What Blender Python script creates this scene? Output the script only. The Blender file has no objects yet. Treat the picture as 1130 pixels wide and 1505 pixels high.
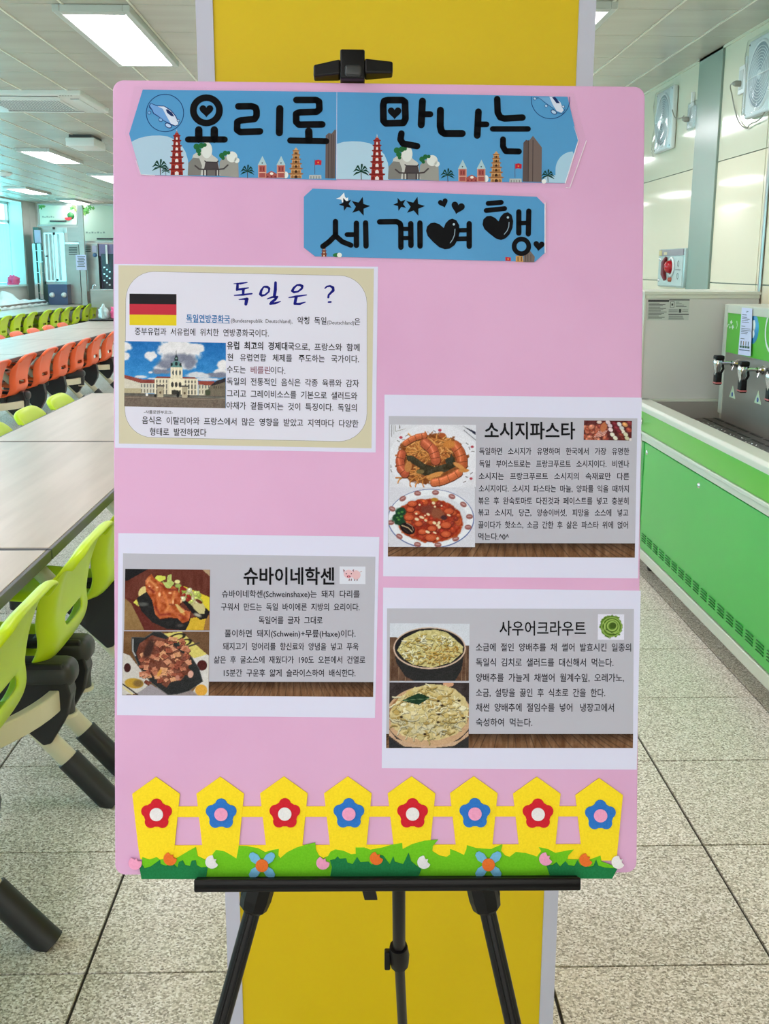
import bpy, bmesh, math, random
import numpy as np
from mathutils import Vector, Matrix

# ------------------------------------------------------------------ camera
IW, IH, FPX = 1130.0, 1505.0, 1591.475
CAM = np.array([0.0, 0.0, 1.483])
def _cam_axes(pitch, yaw, roll):
    cp, sp, cy, sy = math.cos(pitch), math.sin(pitch), math.cos(yaw), math.sin(yaw)
    f = np.array([sy*cp, cy*cp, -sp]); r = np.array([cy, -sy, 0.0]); u = np.cross(r, f)
    cr, sr = math.cos(roll), math.sin(roll)
    return np.array([cr*r+sr*u, -sr*r+cr*u, f])
RC = _cam_axes(0.22312182, 0.02641505, 0.00274453)
cd = bpy.data.cameras.new('camera'); cam = bpy.data.objects.new('camera', cd)
bpy.context.scene.collection.objects.link(cam)
cd.sensor_fit = 'VERTICAL'; cd.sensor_height = 24.0; cd.lens = FPX/IH*24.0; cd.clip_start = 0.02
_m = Matrix.Identity(4)
for i in range(3):
    _m[i][0], _m[i][1], _m[i][2], _m[i][3] = RC[0][i], RC[1][i], -RC[2][i], CAM[i]
cam.matrix_world = _m
S = bpy.context.scene
S.camera = cam

# ------------------------------------------------------------------ sky, added fill lights, exposure
world = bpy.data.worlds.new('World'); S.world = world; world.use_nodes = True
_bg = world.node_tree.nodes['Background']
_bg.inputs[0].default_value = (0.50, 0.90, 1.0, 1); _bg.inputs[1].default_value = 4.2
S.view_settings.view_transform = 'Standard'; S.view_settings.look = 'None'
S.view_settings.exposure = 0.95; S.view_settings.gamma = 1.0; S.view_settings.use_curve_mapping = False
LAMP = 8.5           # radiance of the ceiling light diffusers
# added fill lights behind the camera brighten the board; added door frames surround them
for _x in (-4.0, -1.0, 2.0 - 0.9):
    _l = bpy.data.lights.new('added_fill_light', 'AREA'); _l.shape = 'RECTANGLE'; _l.size = 2.0; _l.size_y = 2.2; _l.energy = 21.0; _l.color = (1.0, 0.98, 0.96)
    _o = bpy.data.objects.new('added_fill_light', _l); bpy.context.scene.collection.objects.link(_o); _o.location = (_x, -3.93, 1.35); _o.rotation_euler = (math.radians(90), 0, math.pi)
    _o.rotation_euler = (math.radians(90), 0, 0)

# ------------------------------------------------------------------ helpers
COL = S.collection
OFF = {}                                   # world offset of every object used as a parent
def srgb(c):
    return tuple(((x/255.0)/12.92 if x/255.0 <= 0.04045 else ((x/255.0+0.055)/1.055)**2.4) for x in c[:3])
def at(px, py, axis, val):
    """the point of the plane axis=val that the photograph shows at (px, py)"""
    d = (px-IW/2)/FPX*RC[0] - (py-IH/2)/FPX*RC[1] + RC[2]
    return CAM + d*((val-CAM[axis])/d[axis])
def proj(p):
    q = RC @ (np.asarray(p)-CAM)
    return IW/2+FPX*q[0]/q[2], IH/2-FPX*q[1]/q[2], q[2]
def tag(o, label=None, cat=None, group=None, kind=None):
    if label: o['label'] = label
    if cat: o['category'] = cat
    if group: o['group'] = group
    if kind: o['kind'] = kind
    return o
def thing(name, label, cat, loc=(0, 0, 0), group=None):
    o = bpy.data.objects.new(name, None); COL.objects.link(o); o.empty_display_size = 0.1
    o.location = loc; OFF[o] = Vector(loc)
    return tag(o, label, cat, group)
def nm(name, color, rough=0.5, metal=0.0, **kw):
    m = bpy.data.materials.new(name); m.use_nodes = True
    b = m.node_tree.nodes['Principled BSDF']
    b.inputs['Base Color'].default_value = (*srgb(color), 1); b.inputs['Roughness'].default_value = rough
    b.inputs['Metallic'].default_value = metal
    for k, v in kw.items(): b.inputs[k.replace('_', ' ')].default_value = v
    return m
def noisy(name, c1, c2, scale, rough=0.5, metal=0.0, detail=3, lo=0.35, hi=0.65, stretch=(1, 1, 1), bump=0.0, rand=0.0, **kw):
    m = nm(name, c1, rough, metal, **kw); nt = m.node_tree; b = nt.nodes['Principled BSDF']
    tc = nt.nodes.new('ShaderNodeTexCoord'); mp = nt.nodes.new('ShaderNodeMapping'); mp.inputs['Scale'].default_value = stretch
    ge = nt.nodes.new('ShaderNodeNewGeometry')
    nt.links.new(ge.outputs['Position'], mp.inputs[0])
    no = nt.nodes.new('ShaderNodeTexNoise'); no.inputs['Scale'].default_value = scale; no.inputs['Detail'].default_value = detail
    nt.links.new(mp.outputs[0], no.inputs['Vector'])
    cr = nt.nodes.new('ShaderNodeValToRGB'); cr.color_ramp.elements[0].position = lo; cr.color_ramp.elements[1].position = hi
    cr.color_ramp.elements[0].color = (*srgb(c1), 1); cr.color_ramp.elements[1].color = (*srgb(c2), 1)
    nt.links.new(no.outputs[0], cr.inputs[0]); out = cr.outputs[0]
    if rand:
        oi = nt.nodes.new('ShaderNodeObjectInfo'); mr = nt.nodes.new('ShaderNodeMapRange')
        mr.inputs[3].default_value = 1-rand; mr.inputs[4].default_value = 1+rand
        nt.links.new(oi.outputs['Random'], mr.inputs[0])
        hs = nt.nodes.new('ShaderNodeHueSaturation'); nt.links.new(mr.outputs[0], hs.inputs['Value']); nt.links.new(out, hs.inputs['Color']); out = hs.outputs[0]
    nt.links.new(out, b.inputs['Base Color'])
    if bump:
        bp = nt.nodes.new('ShaderNodeBump'); bp.inputs['Strength'].default_value = bump; bp.inputs['Distance'].default_value = 0.002
        nt.links.new(no.outputs[0], bp.inputs['Height']); nt.links.new(bp.outputs[0], b.inputs['Normal'])
    return m
def emis(name, color, strength):
    m = bpy.data.materials.new(name); m.use_nodes = True; nt = m.node_tree; nt.nodes.clear()
    e = nt.nodes.new('ShaderNodeEmission'); o = nt.nodes.new('ShaderNodeOutputMaterial')
    e.inputs[0].default_value = (*srgb(color), 1); e.inputs[1].default_value = strength; nt.links.new(e.outputs[0], o.inputs[0]); return m
def clear(name, tint=(255, 255, 255), rough=0.05, refl=0.12):
    m = bpy.data.materials.new(name); m.use_nodes = True; nt = m.node_tree; nt.nodes.clear()
    t = nt.nodes.new('ShaderNodeBsdfTransparent'); g = nt.nodes.new('ShaderNodeBsdfGlossy'); mx = nt.nodes.new('ShaderNodeMixShader')
    lw = nt.nodes.new('ShaderNodeLayerWeight'); lw.inputs[0].default_value = 0.5
    pw = nt.nodes.new('ShaderNodeMath'); pw.operation = 'POWER'; pw.inputs[1].default_value = 3.5; ma = nt.nodes.new('ShaderNodeMath'); ma.operation = 'MULTIPLY_ADD'; ma.inputs[1].default_value = refl*3; ma.inputs[2].default_value = 0.025
    nt.links.new(lw.outputs['Facing'], pw.inputs[0]); nt.links.new(pw.outputs[0], ma.inputs[0]); ma.use_clamp = True
    t.inputs[0].default_value = (*srgb(tint), 1); g.inputs['Roughness'].default_value = rough
    o = nt.nodes.new('ShaderNodeOutputMaterial'); nt.links.new(ma.outputs[0], mx.inputs[0])
    nt.links.new(t.outputs[0], mx.inputs[1]); nt.links.new(g.outputs[0], mx.inputs[2]); nt.links.new(mx.outputs[0], o.inputs[0]); return m
def printed(name, rough, **kw):
    m = nm(name, (255, 255, 255), rough, **kw); nt = m.node_tree
    a = nt.nodes.new('ShaderNodeAttribute'); a.attribute_name = 'Col'
    nt.links.new(a.outputs['Color'], nt.nodes['Principled BSDF'].inputs['Base Color']); return m

class MB:
    """collects simple shapes and links them as ONE mesh object"""
    def __init__(s): s.v = []; s.f = []; s.sm = []
    def add(s, vs, fs, smooth=False):
        n = len(s.v); s.v += [tuple(map(float, v)) for v in vs]; s.f += [tuple(n+i for i in f) for f in fs]; s.sm += [smooth]*len(fs); return s
    def box(s, x0, x1, y0, y1, z0, z1, M=None):
        vs = [Vector((x, y, z)) for z in (z0, z1) for y in (y0, y1) for x in (x0, x1)]
        if M is not None: vs = [M @ v for v in vs]
        return s.add(vs, [(0, 2, 3, 1), (4, 5, 7, 6), (0, 1, 5, 4), (2, 6, 7, 3), (0, 4, 6, 2), (1, 3, 7, 5)])
    def rbox(s, x0, x1, y0, y1, z0, z1, r=0.01, M=None, seg=3):
        """box with rounded vertical-section corners on all edges (bevelled through bmesh)"""
        bm = bmesh.new(); bmesh.ops.create_cube(bm, size=1)
        for v in bm.verts: v.co = Vector(((x0+x1)/2+v.co.x*(x1-x0), (y0+y1)/2+v.co.y*(y1-y0), (z0+z1)/2+v.co.z*(z1-z0)))
        bmesh.ops.bevel(bm, geom=bm.edges[:], offset=r, segments=seg, profile=0.5, affect='EDGES')
        bm.verts.index_update()
        vs = [(M @ v.co if M is not None else v.co.copy()) for v in bm.verts]; fs = [tuple(v.index for v in f.verts) for f in bm.faces]; bm.free()
        return s.add(vs, fs, True)
    def tube(s, pts, r, n=12, caps=True, squash=None, smooth=True):
        pts = [Vector(p) for p in pts]; rs = r if isinstance(r, (list, tuple)) else [r]*len(pts)
        t0 = (pts[1]-pts[0]).normalized(); up = Vector((0, 0, 1)) if abs(t0.z) < 0.9 else Vector((0, 1, 0))
        vs = []; a = t0.cross(up).normalized()
        for i, p in enumerate(pts):
            t = (pts[min(i+1, len(pts)-1)]-pts[max(i-1, 0)]).normalized()
            a = (a - t*a.dot(t)).normalized(); b = t.cross(a)
            q = squash or (1, 1)
            for k in range(n):
                w = 2*math.pi*k/n; vs.append(p + a*math.cos(w)*rs[i]*q[0] + b*math.sin(w)*rs[i]*q[1])
        fs = [(i*n+k, i*n+(k+1) % n, (i+1)*n+(k+1) % n, (i+1)*n+k) for i in range(len(pts)-1) for k in range(n)]
        s.add(vs, fs, smooth)
        if caps:
            m = len(pts)-1
            s.add([vs[k] for k in range(n)], [tuple(range(n-1, -1, -1))]); s.add([vs[m*n+k] for k in range(n)], [tuple(range(n))])
        return s
    def lathe(s, prof, base, axis=(0, 0, 1), n=20, smooth=True, sc=(1, 1)):
        z = Vector(axis).normalized(); a = z.orthogonal().normalized(); b = z.cross(a); base = Vector(base); vs = []
        for r, h in prof:
            for k in range(n):
                w = 2*math.pi*k/n; vs.append(base+z*h+a*math.cos(w)*r*sc[0]+b*math.sin(w)*r*sc[1])
        fs = [(i*n+k, i*n+(k+1) % n, (i+1)*n+(k+1) % n, (i+1)*n+k) for i in range(len(prof)-1) for k in range(n)]
        return s.add(vs, fs, smooth)
    def slab(s, front, back):
        """closed slab between two matching outlines"""
        n = len(front); s.add(list(front)+list(back), [tuple(range(n)), tuple(range(2*n-1, n-1, -1))] + [(i, i+n, (i+1) % n+n, (i+1) % n) for i in range(n)]); return s
    def build(s, name, mat, parent=None, bevel=0.0, subsurf=0, fix=True, **t):
        me = bpy.data.meshes.new(name); off = OFF.get(parent, Vector((0, 0, 0))) if parent else Vector((0, 0, 0))
        me.from_pydata([tuple(Vector(v)-off) for v in s.v], [], s.f)
        me.polygons.foreach_set('use_smooth', s.sm)
        if fix:
            bm = bmesh.new(); bm.from_mesh(me); bmesh.ops.recalc_face_normals(bm, faces=bm.faces); bm.to_mesh(me); bm.free()
        me.materials.append(mat)
        o = bpy.data.objects.new(name, me); COL.objects.link(o)
        if parent: o.parent = parent
        OFF[o] = off
        if bevel:
            b = o.modifiers.new('bevel', 'BEVEL'); b.width = bevel; b.segments = 2; b.limit_method = 'ANGLE'; b.angle_limit = 0.6
        if subsurf:
            b = o.modifiers.new('subsurf', 'SUBSURF'); b.levels = b.render_levels = subsurf
        return tag(o, **t) if t else o
def copy_tree(o, parent=None):
    c = o.copy(); COL.objects.link(c); c.parent = parent
    for ch in [x for x in bpy.data.objects if x.parent == o]: copy_tree(ch, c)
    return c
NTH = ['first', 'second', 'third', 'fourth', 'fifth', 'sixth', 'seventh', 'eighth', 'ninth', 'tenth', 'eleventh', 'twelfth']

# ------------------------------------------------------------------ materials
M = dict(
    pink=noisy('foam board pink', (215, 164, 208), (221, 171, 214), 6, 0.55), pink_edge=nm('foam board edge', (240, 215, 232), 0.6),
    paper=nm('white paper', (216, 217, 246), 0.65), black=nm('black plastic', (12, 12, 14), 0.42, Specular_IOR_Level=0.25), black_metal=nm('black painted metal', (12, 12, 15), 0.3, Specular_IOR_Level=0.35),
    prn=printed('printed ink', 0.6, Specular_IOR_Level=0.12), prng=printed('glossy print', 0.3, Specular_IOR_Level=0.12), felt=printed('felt', 0.95), laminate=clear('laminate', refl=0.06, rough=0.08),
    lam_edge_glint=nm('laminate edge glint', (238, 216, 236), 0.3, alpha=0.0) if False else nm('laminate edge glint', (240, 225, 240), 0.15),
    yellow=noisy('yellow pillar paint', (216, 187, 10), (221, 193, 16), 2.0, 0.42, Specular_IOR_Level=0.3), guard=nm('grey corner guard', (192, 195, 214), 0.4),
    grout=nm('dark grout', (44, 41, 34), 0.9),
    ceil_back=nm('ceiling joint', (232, 230, 216), 0.5),
    ceiling=noisy('ceiling metal panel', (184, 182, 170), (192, 190, 178), 1.2, 0.26, 0.0, stretch=(1, 6, 1), rand=0.02),
    ceil_bar=nm('ceiling bar', (232, 230, 216), 0.4),
    lampw=nm('lamp housing', (200, 206, 202), 0.5), lamp=emis('lamp diffuser', (255, 248, 253), LAMP),
    wallp=noisy('cream wall panel', (234, 226, 198), (238, 231, 204), 0.8, 0.07, rand=0.012), wallpu=noisy('pale green wall panel', (214, 214, 190), (220, 220, 196), 0.8, 0.08, rand=0.012),
    wjoint=nm('wall joint', (150, 152, 138), 0.6), gstrip=noisy('grey green pilaster', (136, 158, 146), (142, 164, 152), 1.0, 0.25),
    plaster=nm('beige tile wall', (200, 200, 192), 0.5), white=nm('white plastic', (226, 232, 230), 0.3), cream=nm('cream coated metal', (214, 208, 186), 0.35),
    fcream=nm('off white enamel', (208, 210, 196), 0.35), green=noisy('green enamel', (52, 184, 66), (62, 190, 72), 1.2, 0.28), lgreen=noisy('light green enamel', (82, 186, 48), (96, 190, 52), 1.0, 0.28),
    gpanel=noisy('grey enamel', (206, 204, 200), (212, 210, 206), 1.0, 0.4), steel=noisy('brushed steel', (168, 164, 158), (180, 176, 170), 1.5, 0.3, 0.75, stretch=(1, 1, 4)),
    dsteel=noisy('wet steel', (62, 59, 55), (96, 92, 86), 40, 0.3, 0.85), chrome=nm('chrome', (215, 215, 218), 0.12, 1.0),
    lime=noisy('lime plastic', (190, 220, 14), (196, 226, 18), 3, 0.38), orange=noisy('orange plastic', (242, 98, 44), (246, 104, 50), 3, 0.4),
    hinge=nm('charcoal plastic', (52, 54, 56), 0.42), plate=nm('black plate', (26, 28, 32), 0.4), sleeve=nm('black rubber sleeve', (32, 34, 36), 0.5), beam=nm('cream steel tube', (216, 210, 180), 0.3),
    table=noisy('pale wood laminate', (171, 156, 142), (185, 170, 156), 2.2, 0.3, stretch=(7, 0.6, 1), detail=4), band=nm('dark grey edge band', (84, 84, 88), 0.45), pan=nm('underframe', (60, 60, 58), 0.6),
    red=nm('glossy red', (176, 20, 34), 0.15), dred=nm('dark red', (112, 18, 26), 0.3), grille=nm('grey grille', (150, 162, 168), 0.6), plastic=clear('plastic wrap', (244, 248, 250), 0.12, 0.14),
    cord=nm('grey cord', (150, 150, 138), 0.5), cloth=noisy('white cloth', (206, 232, 232), (222, 240, 240), 5, 0.9), glassd=nm('green tinted glass', (66, 104, 96), 0.35, 0.0, Specular_IOR_Level=0.3),
    blind=nm('window blind', (214, 244, 246), 0.8, Transmission_Weight=0.0), jamb=nm('window jamb', (206, 232, 228), 0.5), pane=clear('window pane', (225, 250, 252), 0.02, 0.1),
    bag=nm('pink plush', (236, 110, 160), 0.8), orangep=nm('orange tray', (226, 120, 50), 0.4),
)
def floor_mat():
    m = nm('granite tile', (180, 176, 160), 0.22); nt = m.node_tree; b = nt.nodes['Principled BSDF']
    ge = nt.nodes.new('ShaderNodeNewGeometry')
    vo = nt.nodes.new('ShaderNodeTexVoronoi'); vo.inputs['Scale'].default_value = 230; nt.links.new(ge.outputs['Position'], vo.inputs['Vector'])
    no = nt.nodes.new('ShaderNodeTexNoise'); no.inputs['Scale'].default_value = 150; no.inputs['Detail'].default_value = 3; nt.links.new(ge.outputs['Position'], no.inputs['Vector'])
    sp = nt.nodes.new('ShaderNodeSeparateColor'); nt.links.new(vo.outputs['Color'], sp.inputs[0])
    mx = nt.nodes.new('ShaderNodeMath'); mx.operation = 'MULTIPLY_ADD'; mx.inputs[1].default_value = 0.5
    m2 = nt.nodes.new('ShaderNodeMath'); m2.operation = 'MULTIPLY'; m2.inputs[1].default_value = 0.55
    nt.links.new(no.outputs[0], m2.inputs[0]); nt.links.new(sp.outputs[0], mx.inputs[0]); nt.links.new(m2.outputs[0], mx.inputs[2])
    cr = nt.nodes.new('ShaderNodeValToRGB'); e = cr.color_ramp.elements
    e[0].position = 0.2; e[0].color = (*srgb((112, 104, 88)), 1); e[1].position = 0.78; e[1].color = (*srgb((252, 249, 243)), 1)
    k = cr.color_ramp.elements.new(0.42); k.color = (*srgb((188, 181, 164)), 1); k = cr.color_ramp.elements.new(0.58); k.color = (*srgb((224, 217, 204)), 1)
    nt.links.new(mx.outputs[0], cr.inputs[0])
    oi = nt.nodes.new('ShaderNodeObjectInfo'); mr = nt.nodes.new('ShaderNodeMapRange'); mr.inputs[3].default_value = 0.95; mr.inputs[4].default_value = 1.04
    nt.links.new(oi.outputs['Random'], mr.inputs[0]); hs = nt.nodes.new('ShaderNodeHueSaturation'); nt.links.new(mr.outputs[0], hs.inputs['Value']); nt.links.new(cr.outputs[0], hs.inputs['Color'])
    nt.links.new(hs.outputs[0], b.inputs['Base Color'])
    bp = nt.nodes.new('ShaderNodeBump'); bp.inputs['Strength'].default_value = 0.5; bp.inputs['Distance'].default_value = 0.001
    nt.links.new(mx.outputs[0], bp.inputs['Height']); nt.links.new(bp.outputs[0], b.inputs['Normal'])
    b.inputs['Roughness'].default_value = 0.38
    return m
M['tile'] = floor_mat()

def curtain_mat():
    m = bpy.data.materials.new('sheer curtain'); m.use_nodes = True; nt = m.node_tree; nt.nodes.clear()
    a = nt.nodes.new('ShaderNodeBsdfDiffuse'); t = nt.nodes.new('ShaderNodeBsdfTranslucent'); x = nt.nodes.new('ShaderNodeMixShader'); o = nt.nodes.new('ShaderNodeOutputMaterial')
    a.inputs[0].default_value = (0.75, 0.9, 0.9, 1); t.inputs[0].default_value = (0.55, 0.8, 0.8, 1); x.inputs[0].default_value = 0.7
    nt.links.new(a.outputs[0], x.inputs[1]); nt.links.new(t.outputs[0], x.inputs[2]); nt.links.new(x.outputs[0], o.inputs[0]); return m
M['curtain'] = curtain_mat()

# ================================================================== the room
XR, XL, YB, YN, ZC = 2.14, -6.6, 23.3, -4.0, 2.733
def struct(mb, name, mat, parent=None, **k):
    o = mb.build(name, mat, parent, **k)
    if parent is None: o['kind'] = 'structure'
    return o
def piece(name, me, loc, parent, rot=None):
    o = bpy.data.objects.new(name, me); COL.objects.link(o); o.parent = parent; o.location = loc
    if rot: o.rotation_euler = rot
    return o
def box_mesh(name, sx, sy, sz, mat, ch=0.0):
    m = MB(); m.box(-sx/2, sx/2, -sy/2, sy/2, -sz, 0) if not ch else m.slab(
        [(-sx/2+ch, -sy/2+ch, 0), (sx/2-ch, -sy/2+ch, 0), (sx/2-ch, sy/2-ch, 0), (-sx/2+ch, sy/2-ch, 0)],
        [(-sx/2, -sy/2, -sz), (sx/2, -sy/2, -sz), (sx/2, sy/2, -sz), (-sx/2, sy/2, -sz)])
    me = bpy.data.meshes.new(name); me.from_pydata(m.v, [], m.f)
    bm = bmesh.new(); bm.from_mesh(me); bmesh.ops.recalc_face_normals(bm, faces=bm.faces); bm.to_mesh(me); bm.free()
    me.materials.append(mat); return me

# floor: grout bed with granite tiles, the 280 that show largest one by one
floor = struct(MB().box(XL-0.4, XR+0.2, YN-0.2, YB+0.2, -0.12, -0.006), 'floor', M['grout'])
T = 0.4978; TX0, TY0 = -0.0866, 2.0645
cells = []
for i in range(int((XL-TX0)/T)-1, int((XR-TX0)/T)+2):
    for j in range(int((YN-TY0)/T)-1, int((YB-TY0)/T)+2):
        x, y = TX0+(i+0.5)*T, TY0+(j+0.5)*T
        if x+T/2 > XR+0.1 or x-T/2 < XL-0.1 or y+T/2 > YB+0.1: continue
        px, py, d = proj((x, y, 0)) if y > 0.8 else (0, 0, -1)
        seen = d > 0 and -190 < px < 1330 and py < 1720 and not (y > 7 and x > -1.5)
        cells.append((0 if seen else 1, y*y+x*x, x, y))
cells.sort(); tm = box_mesh('floor_tile', T-0.0055, T-0.004, 0.02, M['tile'], 0.001); rest = MB()
for k, (s, d, x, y) in enumerate(cells):
    if s == 0 and k < 280: piece('floor_tile', tm, (x, y, 0), floor)
    else: rest.box(x-T/2+0.002, x+T/2-0.002, y-T/2+0.002, y+T/2-0.002, -0.02, 0)
rest.build('floor_tiling', M['tile'], floor, kind='stuff')

# ceiling: metal panels on a bright grid
ceiling = struct(MB().box(XL-0.4, XR+0.2, YN-0.2, YB+0.2, ZC+0.006, ZC+0.1), 'ceiling', M['ceil_back'])
PW, PL = 0.335, 0.64; CX0, CY0 = -1.767, 5.765
cells = []
lampspots = [(-1.296, 5.84+3.2*k) for k in range(-2, 6)] + [(-3.53, 12.58+3.25*k) for k in range(-4, 4)] + [(-5.56, 18.6+3.2*k) for k in range(-6, 2)] + [(1.08, 5.68), (1.08, 2.1), (1.0, 9.38), (1.0, 12.9), (1.0, 16.4)]
for i in range(-16, 13):
    for j in range(-16, 30):
        x, y = CX0+(i+0.5)*PW, CY0+(j+0.5)*PL
        if x > XR or x < XL-0.1 or y > YB or y < YN: continue
        px, py, d = proj((x, y, ZC)) if y > 2 else (0, 0, -1)
        seen = d > 0 and -150 < px < 1280 and -90 < py and y > 3.6
        cells.append((0 if seen else 1, y, x, y))
cells.sort(); pm = box_mesh('ceiling_panel', PW-0.007, PL-0.006, 0.006, M['ceiling'])
rest = MB()
for k, (s, d, x, y) in enumerate(cells):
    w = min(PW-0.007, 2*(XR-x)) if x+PW/2 > XR else PW-0.007
    if s == 0 and k < 290 and w == PW-0.007: piece('ceiling_panel', pm, (x, y, ZC+0.006), ceiling)
    else: rest.box(x-PW/2+0.0035, min(x+PW/2-0.0035, XR), y-PL/2+0.002, y+PL/2-0.002, ZC, ZC+0.006)
rest.build('ceiling_panelling', M['ceiling'], ceiling, kind='stuff')
# raised grid bars lengthways (the bright lines), joined
gb = MB()
for i in range(-15, 13):
    x = CX0+i*PW
    if XL < x < XR: gb.box(x-0.006, x+0.006, YN, YB, ZC-0.004, ZC+0.004)
gb.build('ceiling_bar', M['ceil_bar'], ceiling, kind='stuff')

# right wall: cream panels in three courses, pilaster between
wr = struct(MB().box(XR+0.012, XR+0.2, YN, YB, 0, ZC+0.1), 'wall_right', M['wjoint'])
ys = [(-3.9, -1.6), (-1.59, 1.0), (1.01, 3.7), (3.71, 5.865), (5.873, 6.64), (7.10, 9.3), (9.31, 12), (12.01, 15), (15.01, 18.9), (18.91, 23.3)]
for a, b in ys:
    for z0, z1, mt in ((0, 1.389, 'wallp'), (1.395, 2.086, 'wallp'), (2.092, ZC, 'wallpu')):
        MB().box(XR, XR+0.014, a, b, z0, z1).build('wall_panel', M[mt], wr)
struct(MB().box(XR-0.012, XR+0.02, 6.645, 7.092, 0, ZC), 'trim_1', M['gstrip'])
struct(MB().box(XR-0.012, XR, YN, YB, ZC-0.014, ZC), 'trim_2', M['wallpu'])
tag(MB().rbox(XR-0.014, XR-0.001, 5.775, 5.81, 0.05, ZC-0.04, 0.01).build('conduit', M['steel']), 'grey metal conduit running up the cream wall behind the green fountain', 'conduit')

# left wall with tall windows
wl = MB(); WZ0, WZ1 = 1.10, 2.70
wins = [(20.0, 22.38), (16.6, 19.0), (13.2, 15.6), (9.8, 12.2), (6.4, 8.8), (3.0, 5.4), (-0.4, 2.0)]
edges = sorted(wins)
wl.box(XL-0.35, XL, YN, YB, 0, WZ0); wl.box(XL-0.35, XL, YN, YB, WZ1, ZC+0.1)
y = YN
for a, b in edges: wl.box(XL-0.35, XL, y, a, WZ0, WZ1); y = b
wl.box(XL-0.35, XL, y, YB, WZ0, WZ1)
wlo = struct(wl, 'wall_left', M['plaster'])
for z in (0.55, 1.6, 2.15):                                   # tiles of the far pier, one by one
    pass
for a, b in ((22.42, 22.85), (22.86, 23.29)):
    for z0, z1 in ((0.02, 0.78), (0.79, 1.38), (1.39, 2.04), (2.05, 2.7)):
        MB().box(XL, XL+0.008, a, b, z0, z1).build('wall_tile', M['plaster'], wlo)
for k, (a, b) in enumerate(wins):
    w = MB(); xo = XL-0.30
    for yy in (a, (a+b)/2-0.03, b-0.06): w.box(xo-0.03, xo+0.03, yy, yy+0.06, WZ0, WZ1)
    for zz in (WZ0, 2.30, WZ1-0.05): w.box(xo-0.03, xo+0.03, a, b, zz, zz+0.05)
    wo = w.build('window_%d' % (k+1), M['jamb'], kind='structure')
    MB().box(XL-0.3, XL+0.03, a-0.0, b, WZ0-0.02, WZ0+0.012).build('sill', M['jamb'], wo)
    MB().box(XL-0.33, XL-0.002, b-0.01, b+0.0, WZ0, WZ1).build('jamb_lining', M['jamb'], wo)
    bl = MB(); nb = 26
    for i in range(nb): y0 = a+0.07+i*(b-a-0.14)/nb; bl.slab([(xo+0.05+0.02*(i % 2), y0, WZ0+0.06), (xo+0.07-0.02*(i % 2), y0+(b-a-0.14)/nb, WZ0+0.06), (xo+0.07-0.02*(i % 2), y0+(b-a-0.14)/nb, 2.27), (xo+0.05+0.02*(i % 2), y0, 2.27)], [(xo+0.048+0.02*(i % 2), y0, WZ0+0.06), (xo+0.068-0.02*(i % 2), y0+(b-a-0.14)/nb, WZ0+0.06), (xo+0.068-0.02*(i % 2), y0+(b-a-0.14)/nb, 2.27), (xo+0.048+0.02*(i % 2), y0, 2.27)])
    if k == 0: bl.build('curtain', M['curtain'], wo)
    for i in range(2):
        y0 = a+0.06+i*((b-a)/2-0.03)
        for z0, z1 in ((WZ0+0.05, 2.30), (2.35, WZ1-0.05)):
            MB().box(xo-0.005, xo+0.002, y0, y0+(b-a)/2-0.09, z0, z1).build('pane', M['pane'], wo)

# back wall, wall behind the camera
bw = MB().box(XL-0.35, XR+0.2, YB, YB+0.2, 0, ZC+0.1)
bwo = struct(bw, 'wall_back', M['plaster'])
struct(MB().box(XL-0.35, XR+0.2, YN-0.2, YN, 0, ZC+0.1), 'wall_front', M['plaster'])

for k, xc in enumerate((-4.0, -1.0, 1.1)):                    # unseen door frames added around the fill lights
    w = MB()
    for q in (-1.05, -0.03, 0.99): w.box(xc+q, xc+q+0.06, YN, YN+0.05, 0.2, 2.5)
    w.box(xc-1.05, xc+1.05, YN, YN+0.05, 0.15, 0.25).box(xc-1.05, xc+1.05, YN, YN+0.05, 2.45, 2.55)
    w.build('door_%d' % (k+1), M['steel'], kind='structure')

# yellow pillar with grey corner guards
pf = 1.75; x0, x1 = -0.238, 0.363
pil = MB().box(x0+0.004, x1-0.004, pf+0.004, pf+0.6, 0, ZC).build('pillar', M['yellow'], kind='structure')
for xs in (x0, x1):
    sgn = 1 if xs == x0 else -1; a = 0.0255
    for yy, s2 in ((pf, 1), (pf+0.604, -1)):
        g = MB(); g.slab([(xs, yy, 0), (xs+sgn*a, yy, 0), (xs+sgn*a, yy+s2*0.004, 0), (xs+sgn*0.004, yy+s2*0.004, 0), (xs+sgn*0.004, yy+s2*a, 0), (xs, yy+s2*a, 0)],
                        [(xs, yy, ZC), (xs+sgn*a, yy, ZC), (xs+sgn*a, yy+s2*0.004, ZC), (xs+sgn*0.004, yy+s2*0.004, ZC), (xs+sgn*0.004, yy+s2*a, ZC), (xs, yy+s2*a, ZC)])
        g.build('corner_guard', M['guard'], pil)

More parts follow.
